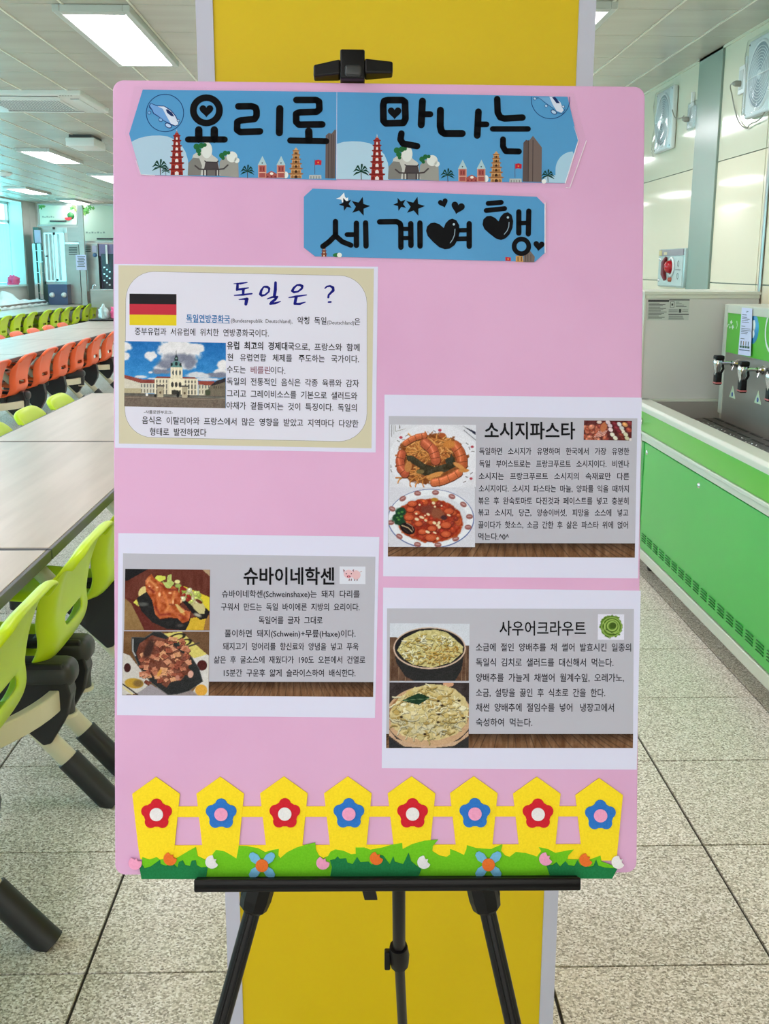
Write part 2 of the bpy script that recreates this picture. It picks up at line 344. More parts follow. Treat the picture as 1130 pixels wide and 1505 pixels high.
# ceiling lights
def lamp_at(x, y, k, lab, L=1.40, Wd=0.31):
    t = thing('ceiling_light', lab, 'ceiling light', (x, y+L/2, ZC), 'long ceiling lights')
    f = MB(); e = 0.035; z0, z1 = ZC-0.035, ZC
    f.box(x-Wd/2-e, x-Wd/2, y-e*2.2, y+L+e, z0, z1).box(x+Wd/2, x+Wd/2+e, y-e*2.2, y+L+e, z0, z1)
    f.box(x-Wd/2, x+Wd/2, y-e*2.2, y, z0, z1).box(x-Wd/2, x+Wd/2, y+L, y+L+e, z0, z1)
    f.build('frame', M['lampw'], t, bevel=0.004)
    MB().box(x-Wd/2, x+Wd/2, y, y+L, ZC-0.028, ZC-0.018).build('diffuser', M['lamp'], t)
nice = {(-1.296, 5.84): 'large lit ceiling light over the top left corner of the pink board', (-3.53, 12.58): 'lit ceiling light left of the small ceiling speaker box',
        (-3.53, 15.83): 'lit ceiling light just left of the pink board edge below the speaker box', (-5.56, 18.6): 'small lit ceiling light nearest the far left window',
        (-5.56, 21.8): 'farthest lit ceiling light above the watermelon cupboard', (1.08, 5.68): 'lit ceiling light right of the yellow pillar top'}
for i, (x, y) in enumerate(lampspots):
    key = (x, round(y, 2))
    lamp_at(x, y, i, nice.get(key, 'long lit ceiling light of the hall outside the picture'))

# cassette air conditioner
ax1, ay0, ay1 = -2.01, 8.46, 9.42; ax0 = ax1-0.96; z = ZC
ac = thing('air_conditioner', 'square ceiling cassette air conditioner with slotted grey white grille', 'air conditioner', ((ax0+ax1)/2, (ay0+ay1)/2, z))
MB().rbox(ax0, ax1, ay0, ay1, z-0.035, z+0.02, 0.012).build('panel', M['white'], ac)
MB().box(ax0+0.2, ax1-0.2, ay0+0.2, ay1-0.2, z-0.043, z-0.033).build('grille_plate', M['white'], ac, bevel=0.003)
h = MB()
for i in range(22):
    for j in range(22):
        cx, cy = ax0+0.23+i*0.0238, ay0+0.23+j*0.0238; h.box(cx-0.005, cx+0.005, cy-0.005, cy+0.005, z-0.045, z-0.0425)
h.build('grille_hole', M['grille'], ac, kind='stuff')
for bx in ((ax0+0.18, ax1-0.18, ay0+0.055, ay0+0.12), (ax0+0.18, ax1-0.18, ay1-0.12, ay1-0.055), (ax0+0.055, ax0+0.12, ay0+0.18, ay1-0.18), (ax1-0.12, ax1-0.055, ay0+0.18, ay1-0.18)):
    l = MB().box(*bx, z-0.041, z-0.034).build('louvre', M['white'], ac, bevel=0.002)
    MB().box(bx[0], bx[1], bx[2]-0.008, bx[2], z-0.038, z-0.0345).build('slot', M['hinge'], l)
for i in range(5): MB().box(ax1-0.16+i*0.02, ax1-0.15+i*0.02, ay0+0.02, ay0+0.028, z-0.037, z-0.034).build('indicator', M['hinge'], ac)
# small ceiling box and smoke detector
c = at(117, 205, 2, ZC-0.05)
sb = thing('speaker_box', 'small white box hanging under the ceiling with a dark top gap', 'speaker', (c[0], c[1]+0.25, ZC))
MB().rbox(c[0]-0.14, c[0]+0.14, c[1], c[1]+0.5, ZC-0.11, ZC-0.03, 0.01).build('box', M['white'], sb)
MB().box(c[0]-0.11, c[0]+0.11, c[1]+0.03, c[1]+0.47, ZC-0.03, ZC).build('mount', M['hinge'], sb)
c = at(5, 257, 2, ZC-0.03)
sd = thing('smoke_detector', 'small round white smoke detector at the far left of the ceiling', 'smoke detector', (c[0], c[1], ZC))
MB().lathe([(0.001, -0.05), (0.07, -0.05), (0.1, -0.03), (0.12, -0.012), (0.12, 0)], (c[0], c[1], ZC)).build('housing', M['white'], sd)
MB().lathe([(0.001, -0.06), (0.03, -0.058), (0.04, -0.05)], (c[0], c[1], ZC)).build('sensor', M['grille'], sd)

# ================================================================== the pink display board
def _rod(v):
    v = np.array(v); t = np.linalg.norm(v); k = v/t; K = np.array([[0, -k[2], k[1]], [k[2], 0, -k[0]], [-k[1], k[0], 0]])
    return np.eye(3)+math.sin(t)*K+(1-math.cos(t))*K@K
RB = _rod([-0.194819, 0.006189, -0.00316]); TB = np.array([0.025406, 1.209614, 1.242734])   # leaning board: axes, centre of its face
BU, BN, BV = RB[:, 0], -RB[:, 1], RB[:, 2]
def bp(u, v, off=0.0): return TB+BU*u+BV*v+BN*off                                           # board coordinates in metres
def buv(px, py):
    d = (px-IW/2)/FPX*RC[0]-(py-IH/2)/FPX*RC[1]+RC[2]; p = CAM+d*((TB-CAM)@BN)/(d@BN)-TB
    return p@BU, p@BV
def B(px, py, off=0.0):
    u, v = buv(px, py); return bp(u, v, off)
def Bmany(P, off):
    P = np.asarray(P, float); d = ((P[:, 0]-IW/2)/FPX)[:, None]*RC[0]-((P[:, 1]-IH/2)/FPX)[:, None]*RC[1]+RC[2]
    t = ((TB-CAM)@BN)/(d@BN); return CAM+d*t[:, None]+BN*off
def zoomed(s, ox, oy): return lambda pts: [(ox+x/s, oy+y/s) for x, y in pts]

def rounded(u0, u1, v0, v1, r, n=6):
    out = []
    for cx, cy, a in ((u1-r, v1-r, 0), (u0+r, v1-r, 90), (u0+r, v0+r, 180), (u1-r, v0+r, 270)):
        for k in range(n+1):
            w = math.radians(a+90*k/n); out.append((cx+r*math.cos(w), cy+r*math.sin(w)))
    return out
bd = MB(); o_ = rounded(-0.3, 0.3, -0.45, 0.45, 0.012)
bd.slab([bp(u, v, 0) for u, v in o_], [bp(u, v, -0.005) for u, v in o_])
board = bd.build('display_board', M['pink'], bevel=0.0012)
tag(board, 'large pink foam board leaning on the black easel', 'display board')

class Print:
    """flat printed shapes laid on the board's plane, one colour per shape"""
    def __init__(s, base): s.v = []; s.f = []; s.c = []; s.base = base
    def poly(s, pts, col, layer=0):
        n = len(s.v); P = Bmany(pts, s.base+layer*4e-5); s.v += [tuple(p) for p in P]; s.f.append(tuple(range(n, n+len(pts)))); s.c.append(col); return s
    def faces(s, pts, fs, col, layer=0):
        n = len(s.v); s.v += [tuple(p) for p in Bmany(pts, s.base+layer*4e-5)]; s.f += [tuple(n+i for i in f) for f in fs]; s.c += [col]*len(fs); return s
    def disc(s, c, r, col, layer=0, ry=None, n=28, rot=0.0, a0=0, a1=360):
        pts = []
        for k in range(n+(a1-a0 < 360)):
            w = math.radians(a0+(a1-a0)*k/n); x, y = r*math.cos(w), (ry or r)*math.sin(w); pts.append((c[0]+x*math.cos(rot)-y*math.sin(rot), c[1]+x*math.sin(rot)+y*math.cos(rot)))
        return s.poly(pts, col, layer)
    def ring(s, c, r0, r1, col, layer=0, n=36, asp=1.0):
        pts = [(c[0]+r*math.cos(2*math.pi*k/n), c[1]+r*asp*math.sin(2*math.pi*k/n)) for r in (r0, r1) for k in range(n)]
        return s.faces(pts, [(k, (k+1) % n, n+(k+1) % n, n+k) for k in range(n)], col, layer)
    def stroke(s, pts, w, col, layer=0, closed=False, cap=True):
        ws = w if isinstance(w, (list, tuple)) else [w]*len(pts)
        sg = list(zip(range(len(pts)-1), range(1, len(pts)))) + ([(len(pts)-1, 0)] if closed else [])
        for i, j in sg:
            (x0, y0), (x1, y1) = pts[i], pts[j]; L = math.hypot(x1-x0, y1-y0) or 1; nx, ny = -(y1-y0)/L, (x1-x0)/L; a, b = ws[i]/2, ws[j]/2
            s.poly([(x0+nx*a, y0+ny*a), (x1+nx*b, y1+ny*b), (x1-nx*b, y1-ny*b), (x0-nx*a, y0-ny*a)], col, layer)
        if cap:
            for (x, y), a in zip(pts, ws): s.disc((x, y), a/2, col, layer, n=12)
        return s
    def build(s, name, parent, mat='prn', **k):
        me = bpy.data.meshes.new(name); off = OFF.get(parent, Vector((0, 0, 0)))
        me.from_pydata([tuple(Vector(v)-off) for v in s.v], [], s.f); me.materials.append(M[mat])
        ca = me.color_attributes.new('Col', 'FLOAT_COLOR', 'CORNER'); dat = []
        for f, c in zip(s.f, s.c): dat += list((*srgb(c), 1.0))*len(f)
        ca.data.foreach_set('color', dat)
        o = bpy.data.objects.new(name, me); COL.objects.link(o); o.parent = parent; OFF[o] = off
        return tag(o, **k) if k else o
def heart(c, r, rot=0.0, n=28, sx=1.0):
    pts = []
    for k in range(n):
        t = 2*math.pi*k/n; x = 16*math.sin(t)**3/16*r*sx; y = -(13*math.cos(t)-5*math.cos(2*t)-2*math.cos(3*t)-math.cos(4*t))/16*r
        pts.append((c[0]+x*math.cos(rot)-y*math.sin(rot), c[1]+x*math.sin(rot)+y*math.cos(rot)))
    return pts
def star(c, r, rot, inner=0.42):
    return [(c[0]+(r if k % 2 == 0 else r*inner)*math.cos(rot+math.pi*k/5), c[1]+(r if k % 2 == 0 else r*inner)*math.sin(rot+math.pi*k/5)) for k in range(10)]
def stars(pr, c, r, rot, col, layer):
    p = star(c, r, rot)
    pr.poly([p[k] for k in range(1, 10, 2)], col, layer)
    for k in range(0, 10, 2): pr.poly([p[k-1], p[k], p[k+1]], col, layer)
_tc = bpy.data.curves.new('lettering', 'FONT'); _to = bpy.data.objects.new('lettering', _tc); COL.objects.link(_to); _tc.resolution_u = 2
def text(pr, body, x0, x1, ya, yb, em, col=(38, 38, 44), bold=0.0, layer=2, shear=0.0, mid=0.37):
    _tc.body = body; _tc.offset = bold; _tc.shear = shear; bpy.context.view_layer.update()
    me = _to.to_mesh(); n = len(me.vertices); V = np.empty(n*3, 'f'); me.vertices.foreach_get('co', V); V = V.reshape(-1, 3)
    fs = [tuple(p.vertices) for p in me.polygons]
    if n:
        a, b = V[:, 0].min(), V[:, 0].max(); t = (V[:, 0]-a)/(b-a)
        P = np.stack([x0+t*(x1-x0), ya+t*(yb-ya)-(V[:, 1]-mid)*em], 1); pr.faces(P, fs, col, layer)
    _to.to_mesh_clear()

# ------------------------------------------------------------------ painted photographs (colour per vertex on a fine grid)
class Photo:
    def __init__(s, w, h, region, zoom, step=0.85):
        """canvas in zoomed coordinates: region = (x0,y0) pixel origin, zoom = zoomed units per pixel"""
        (s.x0, s.y0, s.x1, s.y1) = region; s.z = zoom; s.ox, s.oy = w, h
        s.nx, s.ny = int((s.x1-s.x0)/zoom/step)+1, int((s.y1-s.y0)/zoom/step)+1
        s.X, s.Y = np.meshgrid(np.linspace(s.x0, s.x1, s.nx), np.linspace(s.y0, s.y1, s.ny)); s.im = np.zeros((s.ny, s.nx, 3)); s.rng = np.random.RandomState(3)
    def noise(s, sc, seed=0, oc=3, sx=1, sy=1):
        out = 0; amp = 1; tot = 0
        for o in range(oc):
            g = np.random.RandomState(seed*17+o).rand(64, 64); u = (s.X/sc*sx*2**o) % 63; v = (s.Y/sc*sy*2**o) % 63
            i, j = u.astype(int), v.astype(int); fu, fv = u-i, v-j; fu = fu*fu*(3-2*fu); fv = fv*fv*(3-2*fv); i2, j2 = (i+1) % 64, (j+1) % 64
            out = out+amp*((g[j, i]*(1-fu)+g[j, i2]*fu)*(1-fv)+(g[j2, i]*(1-fu)+g[j2, i2]*fu)*fv); tot += amp; amp *= 0.55
        return out/tot
    def mix(s, a, col): s.im = s.im*(1-a[..., None])+np.asarray(col, float)*a[..., None]; return s
    def fill(s, col, n=0, sc=60, seed=1, **k): s.im[:] = col; s.im += (s.noise(sc, seed, **k)[..., None]-0.5)*2*n; return s
    def ell(s, cx, cy, rx, ry, col, soft=0.08, rot=0, rough=0, seed=5):
        c, q = math.cos(rot), math.sin(rot); dx, dy = s.X-cx, s.Y-cy; r = np.hypot((dx*c+dy*q)/rx, (-dx*q+dy*c)/ry)
        if rough: r = r+(s.noise(60, seed)-0.5)*rough
        return s.mix(np.clip((1-r)/soft+0.5, 0, 1), col)
    def ringe(s, cx, cy, rx, ry, w, col, rot=0):
        c, q = math.cos(rot), math.sin(rot); dx, dy = s.X-cx, s.Y-cy; r = np.hypot((dx*c+dy*q)/rx, (-dx*q+dy*c)/ry)
        return s.mix(np.clip(1.5-np.abs(r-1)*min(rx, ry)/w*1.5, 0, 1), col)
    def inside(s, pts):
        m = np.zeros(s.X.shape, bool); n = len(pts)
        for k in range(n):
            (xa, ya), (xb, yb) = pts[k], pts[(k+1) % n]
            if ya == yb: continue
            m ^= ((ya > s.Y) != (yb > s.Y)) & (s.X < (xb-xa)*(s.Y-ya)/(yb-ya)+xa)
        return m
    def poly(s, pts, col, tex=0, sc=30, seed=2):
        m = s.inside(pts).astype(float); c = np.ones_like(s.im)*np.asarray(col, float)
        if tex: c = c+(s.noise(sc, seed)[..., None]-0.5)*2*tex
        s.im = s.im*(1-m[..., None])+c*m[..., None]; return s
    def line(s, pts, w, col, soft=1.0, hi=None):
        for (xa, ya), (xb, yb) in zip(pts, pts[1:]):
            L = (xb-xa)**2+(yb-ya)**2 or 1; t = np.clip(((s.X-xa)*(xb-xa)+(s.Y-ya)*(yb-ya))/L, 0, 1); d = np.hypot(s.X-xa-t*(xb-xa), s.Y-ya-t*(yb-ya))
            s.mix(np.clip((w/2-d)/(3*soft)+0.5, 0, 1), col)
        return s
    def grain(s, n, seed=9): s.im += (np.random.RandomState(seed).rand(s.ny, s.nx, 1)-0.5)*2*n; return s
    def blobs(s, n, region, r, cols, seed=1, edge=0.6, inside=None):
        g = np.random.RandomState(seed)
        for k in range(n):
            cx, cy = g.uniform(region[0], region[2]), g.uniform(region[1], region[3])
            if inside and ((cx-inside[0])/inside[2])**2+((cy-inside[1])/inside[3])**2 > 1: continue
            rx, ry = g.uniform(*r), g.uniform(*r); c = np.array(cols[g.randint(len(cols))], float); a = g.uniform(0, 3.1)
            if edge: s.ell(cx, cy+3, rx*1.12, ry*1.12, c*edge, 0.3, a)
            s.ell(cx, cy, rx, ry, c, 0.3, a); s.ell(cx-rx*0.2, cy-ry*0.3, rx*0.4, ry*0.35, np.minimum(c*1.2+12, 255), 0.5, a)
        return s
    def strands(s, n, el, w, cols, seed=1, ln=60, curl=0.8):
        g = np.random.RandomState(seed)
        for k in range(n):
            a = g.uniform(0, 6.28); q = math.sqrt(g.rand()); cx, cy = el[0]+el[2]*q*math.cos(a), el[1]+el[3]*q*math.sin(a); h = g.uniform(0, 6.28); c = np.array(cols[g.randint(len(cols))], float)
            pts = [(cx, cy)]
            for i in range(4): h += g.uniform(-curl, curl); pts.append((pts[-1][0]+math.cos(h)*ln/4, pts[-1][1]+math.sin(h)*ln/4*0.8))
            s.line([(x+1, y+5) for x, y in pts], w*1.1, c*0.62); s.line(pts, w, c)
        return s
    def build(s, name, parent, base, layer=3, quad=None, mat='prn', **k):
        # quad: pixel corners TL TR BR BL
        u = (s.X-s.x0)/(s.x1-s.x0); v = (s.Y-s.y0)/(s.y1-s.y0); q = [np.array(p, float) for p in quad]
        P = ((1-u)*(1-v))[..., None]*q[0]+(u*(1-v))[..., None]*q[1]+(u*v)[..., None]*q[2]+((1-u)*v)[..., None]*q[3]
        V = Bmany(P.reshape(-1, 2), base+layer*4e-5)-np.array(OFF.get(parent, Vector((0, 0, 0))))
        me = bpy.data.meshes.new(name); ny, nx = s.ny, s.nx; idx = np.arange(nx*ny).reshape(ny, nx)
        F = np.stack([idx[1:, :-1], idx[1:, 1:], idx[:-1, 1:], idx[:-1, :-1]], -1).reshape(-1, 4)
        me.vertices.add(nx*ny); me.vertices.foreach_set('co', V.astype('f').ravel()); me.loops.add(F.size); me.loops.foreach_set('vertex_index', F.ravel().astype('i'))
        me.polygons.add(len(F)); me.polygons.foreach_set('loop_start', np.arange(0, F.size, 4, dtype='i')); me.update(calc_edges=True)
        c = np.clip(s.im, 0, 255).reshape(-1, 3)/255; c = np.where(c <= 0.04045, c/12.92, ((c+0.055)/1.055)**2.4)
        ca = me.color_attributes.new('Col', 'FLOAT_COLOR', 'POINT'); ca.data.foreach_set('color', np.hstack([c, np.ones((len(c), 1))]).astype('f').ravel())
        me.materials.append(M[mat]); o = bpy.data.objects.new(name, me); COL.objects.link(o); o.parent = parent; OFF[o] = OFF.get(parent, Vector((0, 0, 0)))
        return tag(o, **k) if k else o
def sheet(name, corners, label, lift=0.0003, mat='paper', cat='paper sheet', group=None, curl=0.004):
    """a thin sheet fixed on the board, its lower corners lifting a little"""
    q = [np.array(c, float) for c in corners]; n = 14; vs = []; fs = []
    for side in (0, 1):
        for j in range(n+1):
            for i in range(n+1):
                u, v = i/n, j/n; p = (1-u)*(1-v)*q[0]+u*(1-v)*q[1]+u*v*q[2]+(1-u)*v*q[3]; vs.append(B(p[0], p[1], lift-side*0.0002))
    N = (n+1)**2
    for j in range(n):
        for i in range(n):
            a = j*(n+1)+i; fs.append((a, a+n+1, a+n+2, a+1)); fs.append((N+a, N+a+1, N+a+n+2, N+a+n+1))
    for i in range(n):
        for a, b in ((i, i+1), (n*(n+1)+i+1, n*(n+1)+i), ((i+1)*(n+1), i*(n+1)), (i*(n+1)+n, (i+1)*(n+1)+n)): fs.append((a, b, N+b, N+a))
    m = MB(); m.add(vs, fs); return m.build(name, M[mat], label=label, cat=cat, group=group)

# ================================================================== the two laminated banners
INK = (7, 8, 14); BLUE = (74, 146, 200)
def slabpx(pts, off, th, name, mat, parent=None, bevel=0, **k):
    P = Bmany(pts, off+th); Q = Bmany(pts, off); return MB().slab(P, Q).build(name, M[mat], parent, bevel=bevel, **k)
# backing sheets (blue paper under clear laminate, in two pieces as pasted)
BL0 = 0.0004
lamL = [(197, 127), (493, 132), (493, 268.5), (203, 260), (183.5, 197)]
lamR = [(496, 132), (843, 136.5), (861.5, 207), (834, 277), (560, 266), (496, 264.5)]
def laminate(pts, name, parent):
    slabpx(pts, BL0-0.0003, 0.0005, name, 'pink', parent)
bL = [(210, 132), (495, 135.6), (494.6, 265), (207.4, 257), (190, 197)]
bR = [(494.6, 135.6), (833.6, 142.6), (849.4, 208.6), (829.6, 269.6), (494.4, 263)]
def banner_scene(pr, T, clip=None):
    """the travel skyline printed on each banner half; T maps left-half zoomed coordinates"""
    red, dred, tan, dtan = (166, 52, 44), (112, 30, 30), (208, 160, 104), (126, 84, 48)
    pass
b1 = slabpx(bL, BL0, 0.0006, 'banner_sheet', 'prng') if False else None
def blue_sheet(pts, name, label, lift):
    o = slabpx(pts, lift, 0.0005, name, 'banner_blue', label=label, cat='banner'); return o
M['banner_blue'] = noisy('blue banner print', (70, 144, 200), (78, 152, 208), 5, 0.24)
banL = blue_sheet(bL, 'title_banner', 'left half of the long blue laminated title banner with aeroplane in a circle', 0.0004)
banR = blue_sheet(bR, 'title_banner', 'right half of the long blue laminated title banner with pointed right end', 0.0006)
banL['group'] = banR['group'] = 'laminated blue title banners'
b2p = [(459.5, 277.5), (788.5, 289.5), (800.5, 301.5), (800.5, 372), (786, 385), (463, 377), (446.5, 364), (446.5, 289.5)]
ban2 = blue_sheet(b2p, 'title_banner', 'smaller blue laminated banner with clipped corners, stars and hearts', 0.0005); ban2['group'] = 'laminated blue title banners'
# clear laminate margins round each, with highlights painted along the cut edges
def margin(parent, outer, name='laminate_margin'):
    P = Bmany(outer, 0.0004); 
    MB().slab(P, Bmany(outer, 0.0001)).build(name, M['laminate'], parent)
    e = MB(); n = len(outer)
    return e
margin(banL, lamL); margin(banR, lamR)
margin(ban2, [(455, 272), (792, 284.5), (806, 298), (806, 376), (790, 391), (458, 382), (440, 367), (440, 286)])
def edge_line(parent, pts, w, off=0.0009):
    m = MB(); m.tube([B(x, y, off) for x, y in pts], w, 6); m.build('cut_edge_glint', M['lam_edge_glint'], parent)  # pale tube stands in for the highlight on the laminate's cut edge
edge_line(banR, [(849.8, 207), (830.5, 270)], 0.0007); edge_line(banR, [(861.5, 207), (837, 276.5), (831, 276)], 0.0006); edge_line(banR, [(849.8, 207), (843, 186)], 0.0003)
edge_line(banL, [(200, 236), (207.4, 257), (228, 258)], 0.0004); edge_line(banL, [(495, 136), (494.6, 264)], 0.0003); edge_line(ban2, [(800.8, 298), (800.8, 372)], 0.0007)

def pagoda(pr, cx, yb, yt, w, col, dark, light, tiers, L):
    H = yb-yt; y = yb; 
    for k in range(tiers):
        f = 1-k/tiers*0.62; h = H*0.9/tiers*(1.18-0.36*k/tiers); ww = w*f
        pr.poly([(cx-ww*0.40, y), (cx+ww*0.40, y), (cx+ww*0.38, y-h*0.8), (cx-ww*0.38, y-h*0.8)], col, L)
        pr.poly([(cx-ww*0.55, y-h*0.92), (cx-ww*0.46, y-h*0.70), (cx+ww*0.46, y-h*0.70), (cx+ww*0.55, y-h*0.92), (cx+ww*0.4, y-h), (cx-ww*0.4, y-h)], dark, L+1)
        for q in (-0.24, 0, 0.24):
            a = ww*(0.09 if q else 0.12); pr.poly([(cx+q*ww-a, y-h*0.02), (cx+q*ww-a, y-h*0.4), (cx+q*ww, y-h*0.6), (cx+q*ww+a, y-h*0.4), (cx+q*ww+a, y-h*0.02)], light if q == 0 else dark, L+2)
        y -= h
    pr.poly([(cx-w*0.16, y), (cx+w*0.16, y), (cx, yt-H*0.02)], col, L+1)
def palm(pr, x, y, s, L, col=(20, 66, 52)):
    pr.stroke([(x, y), (x-0.02*s, y-0.5*s)], s*0.05, (70, 50, 40), L)
    for a in (-2.9, -2.3, -1.4, -0.7, -0.1, 0.35, 2.8):
        tx, ty = x-0.02*s, y-0.5*s; ex, ey = tx+0.55*s*math.cos(a), ty+0.42*s*math.sin(a)+0.1*s; mx, my = tx+0.32*s*math.cos(a), ty+0.42*s*math.sin(a)-0.06*s
        pr.stroke([(tx, ty), (mx, my), (ex, ey)], [s*0.03, s*0.13, s*0.02], col, L+1)
def skyline(pr, ox, oy, flip=False):
    """ox, oy = pixel offset of the repeat; original read off the left banner half"""
    q = lambda pts: [(ox+x, oy+y) for x, y in pts]
    # hill with gate (pixels of left half)
    pr.poly(q([(276, 258), (277, 243), (282, 236), (284, 228), (293, 222), (303, 224), (309, 218), (312, 228), (320, 234), (324, 258)]), (190, 192, 190), 3)
    pr.poly(q([(276, 258), (277, 240), (284, 232), (293, 233), (297, 244), (295, 258)]), (124, 124, 122), 4)
    pr.poly(q([(322, 259), (323, 238), (330, 230), (344, 231), (350, 234), (351, 261)]), (150, 151, 148), 3)
    pr.disc((ox+304, oy+221), 8, (214, 220, 220), 4, ry=12); pr.disc((ox+341, oy+231), 8, (216, 222, 222), 4, ry=8); pr.disc((ox+348, oy+236), 4, (216, 222, 222), 4)
    for a, b, r in ((289, 216, 4.5), (296, 214.5, 4.2), (301, 213.5, 3), (292, 222, 4), (293, 227, 2.6), (326, 229, 4), (331, 225.5, 3.6), (336, 225, 2.6), (328, 233, 2.6)): pr.disc((ox+a, oy+b), r, (38, 104, 60), 5, n=14)
    dk = (74, 68, 72)
    pr.poly(q([(302, 239), (320, 239.5), (322, 249), (300, 249)]), dk, 6); pr.stroke(q([(301, 237), (303, 238.5), (319, 239), (321, 237)]), 1.6, (58, 54, 62), 6)
    pr.stroke(q([(287, 244), (293, 249), (302, 249.5), (320, 249.5), (329, 248.5), (335, 243)]), 2.2, dk, 6)
    pr.poly(q([(303, 250), (319, 250), (319, 259), (303, 258.6)]), (108, 104, 104), 6)
    for a in (299.5, 303.8, 317.5, 321.5): pr.stroke(q([(a, 250), (a, 258.6)]), 1.8, (60, 54, 60), 7, cap=False)
    # cathedral
    br = (162, 84, 82)
    for a in (385.5, 413):
        pr.poly(q([(a-6, 261.5), (a-6, 243), (a+6, 243.2), (a+6, 262.2)]), (206, 150, 130), 4); pr.poly(q([(a-4.4, 261), (a-4.4, 244), (a+4.4, 244), (a+4.4, 261)]), br, 5)
        pr.poly(q([(a-6.6, 243), (a+6.6, 243), (a+0.3, 229.5)]), (168, 200, 212), 5); pr.disc((ox+a, oy+240), 1.1, (70, 80, 92), 6, n=10)
        for b in (a-2, a+2): pr.stroke(q([(b, 246), (b, 251.5)]), 1.4, (112, 44, 46), 6, cap=False)
        pr.stroke(q([(a-5, 254), (a+5, 254)]), 0.9, (226, 190, 170), 6, cap=False)
    pr.poly(q([(391, 262), (391, 256), (399, 251.5), (407, 256), (407, 262)]), br, 5); pr.disc((ox+399.3, oy+255.6), 2.6, (236, 226, 220), 6, ry=1.9, n=12)
    for a in (393.5, 399, 404.5): pr.disc((ox+a, oy+260), 1.2, (112, 44, 46), 6, n=8)
    pr.disc((ox+420, oy+257.5), 3.6, (222, 228, 232), 4, ry=5)
    pagoda(pr, ox+435, oy+262.5, oy+218, 21, (206, 160, 108), (150, 104, 66), (62, 38, 24), 6, 4)
    # flag and low bridge
    pr.stroke(q([(462.4, 235), (462.6, 256)]), 0.6, (90, 70, 80), 4); pr.poly(q([(463, 236), (468, 235), (472.5, 236.5), (472, 243), (467, 242.4), (463, 243)]), (184, 38, 56), 5)
    stars(pr, (ox+467.5, oy+239.2), 1.6, -1.57, (226, 168, 70), 6)
    pr.poly(q([(454, 263), (454.5, 257.5), (472, 257.5), (472.5, 263)]), (176, 182, 184), 4)
    for a in (457, 461, 465, 469): pr.stroke(q([(a, 259.5), (a, 263)]), 1.0, (96, 100, 104), 5, cap=False)
    palm(pr, ox+364, oy+262, 19, 5)
    return
pr = Print(0.0009)
z = zoomed(7.0625, 185, 125)
pr.poly([(193.5, 208.7), (203, 204), (213, 201.2), (224, 199.8), (235, 199.5), (247, 201), (258, 206), (267, 214), (273, 224), (276.5, 236), (277, 248), (277, 258.5), (207.4, 257)], (170, 200, 224), 1)
pr.ring(z([(407, 293)])[0], 27.0, 28.0, (18, 52, 110), 4)
pr.poly(z([(240, 215), (262, 190), (300, 205), (330, 215), (400, 218), (470, 262), (520, 320), (550, 385), (545, 420), (515, 432), (470, 420), (400, 380), (340, 335), (285, 300), (268, 262), (245, 240)]), (22, 56, 120), 4)
pr.poly(z([(248, 216), (265, 197), (300, 213), (330, 224), (400, 250), (440, 330), (480, 410), (400, 372), (340, 325), (292, 294), (275, 256)]), (108, 158, 218), 5)
pr.poly(z([(330, 224), (398, 226), (465, 270), (512, 325), (545, 390), (540, 416), (515, 424), (470, 405), (420, 320), (385, 250)]), (206, 218, 240), 6)
pr.poly(z([(415, 255), (440, 258), (480, 290), (505, 330), (470, 325), (430, 292)]), (22, 42, 92), 7)
for x, y, rx, ry, c in ((442, 424, 33, 20, (176, 202, 236)), (245, 290, 15, 16, (120, 170, 220)), (362, 365, 20, 16, (130, 176, 222)), (545, 372, 14, 12, (150, 186, 226))):
    p_ = z([(x, y)])[0]; pr.disc(p_, rx/7.06*1.2, (22, 56, 120), 7, ry=ry/7.06*1.25, rot=0.5); pr.disc(p_, rx/7.06*0.9, c, 8, ry=ry/7.06*0.85, rot=0.5)
pagoda(pr, 260, 257.6, 194, 23, (160, 54, 46), (120, 34, 34), (222, 214, 216), 7, 3)
pr.poly([(259.2, 196), (260.8, 196), (260, 190)], (220, 226, 232), 4)
palm(pr, 236, 257, 22, 4); palm(pr, 244, 258, 12, 4)
skyline(pr, 0, 0)
tw = zoomed(6.647, 335, 180)
pr.poly(tw([(950, 548), (955, 130), (985, 105), (1012, 112), (1045, 70), (1056, 82), (1048, 550)]), (104, 92, 92), 4)
for a in (985, 1012, 1028): pr.stroke(tw([(a, 120), (a-4, 548)]), 1.0, (70, 60, 64), 5, cap=False)
# black rounded lettering: yo - ri - ro
g = zoomed(2.756, 150, 60)
def S_(pr, T, pts, w, L=10, **k): pr.stroke(T(pts), w, INK, L, **k)
pr.ring(g([(423, 283)])[0], 14.2, 24.2, INK, 10, asp=0.97); pr.poly(heart(g([(423, 283)])[0], 10.2), INK, 10)
for pts, w in (([(392, 362), (392, 400)], 11), ([(455, 362), (455, 400)], 11), ([(349, 401), (497, 401)], 9.3),
               ([(552, 267), (605, 266), (622, 272), (626, 285), (626, 305), (618, 318), (560, 324), (548, 330), (547, 362), (560, 371), (640, 368)], 9.8),
               ([(720, 276), (718, 374)], 10.6),
               ([(787, 241), (866, 241), (879, 248), (880, 280), (868, 289), (800, 291), (786, 297), (786, 330), (797, 341), (892, 340)], 9.8),
               ([(837, 368), (838, 404)], 11), ([(762, 405), (908, 408)], 9.0)): S_(pr, g, pts, w)
pr.build('skyline_and_lettering', banL, 'prng')
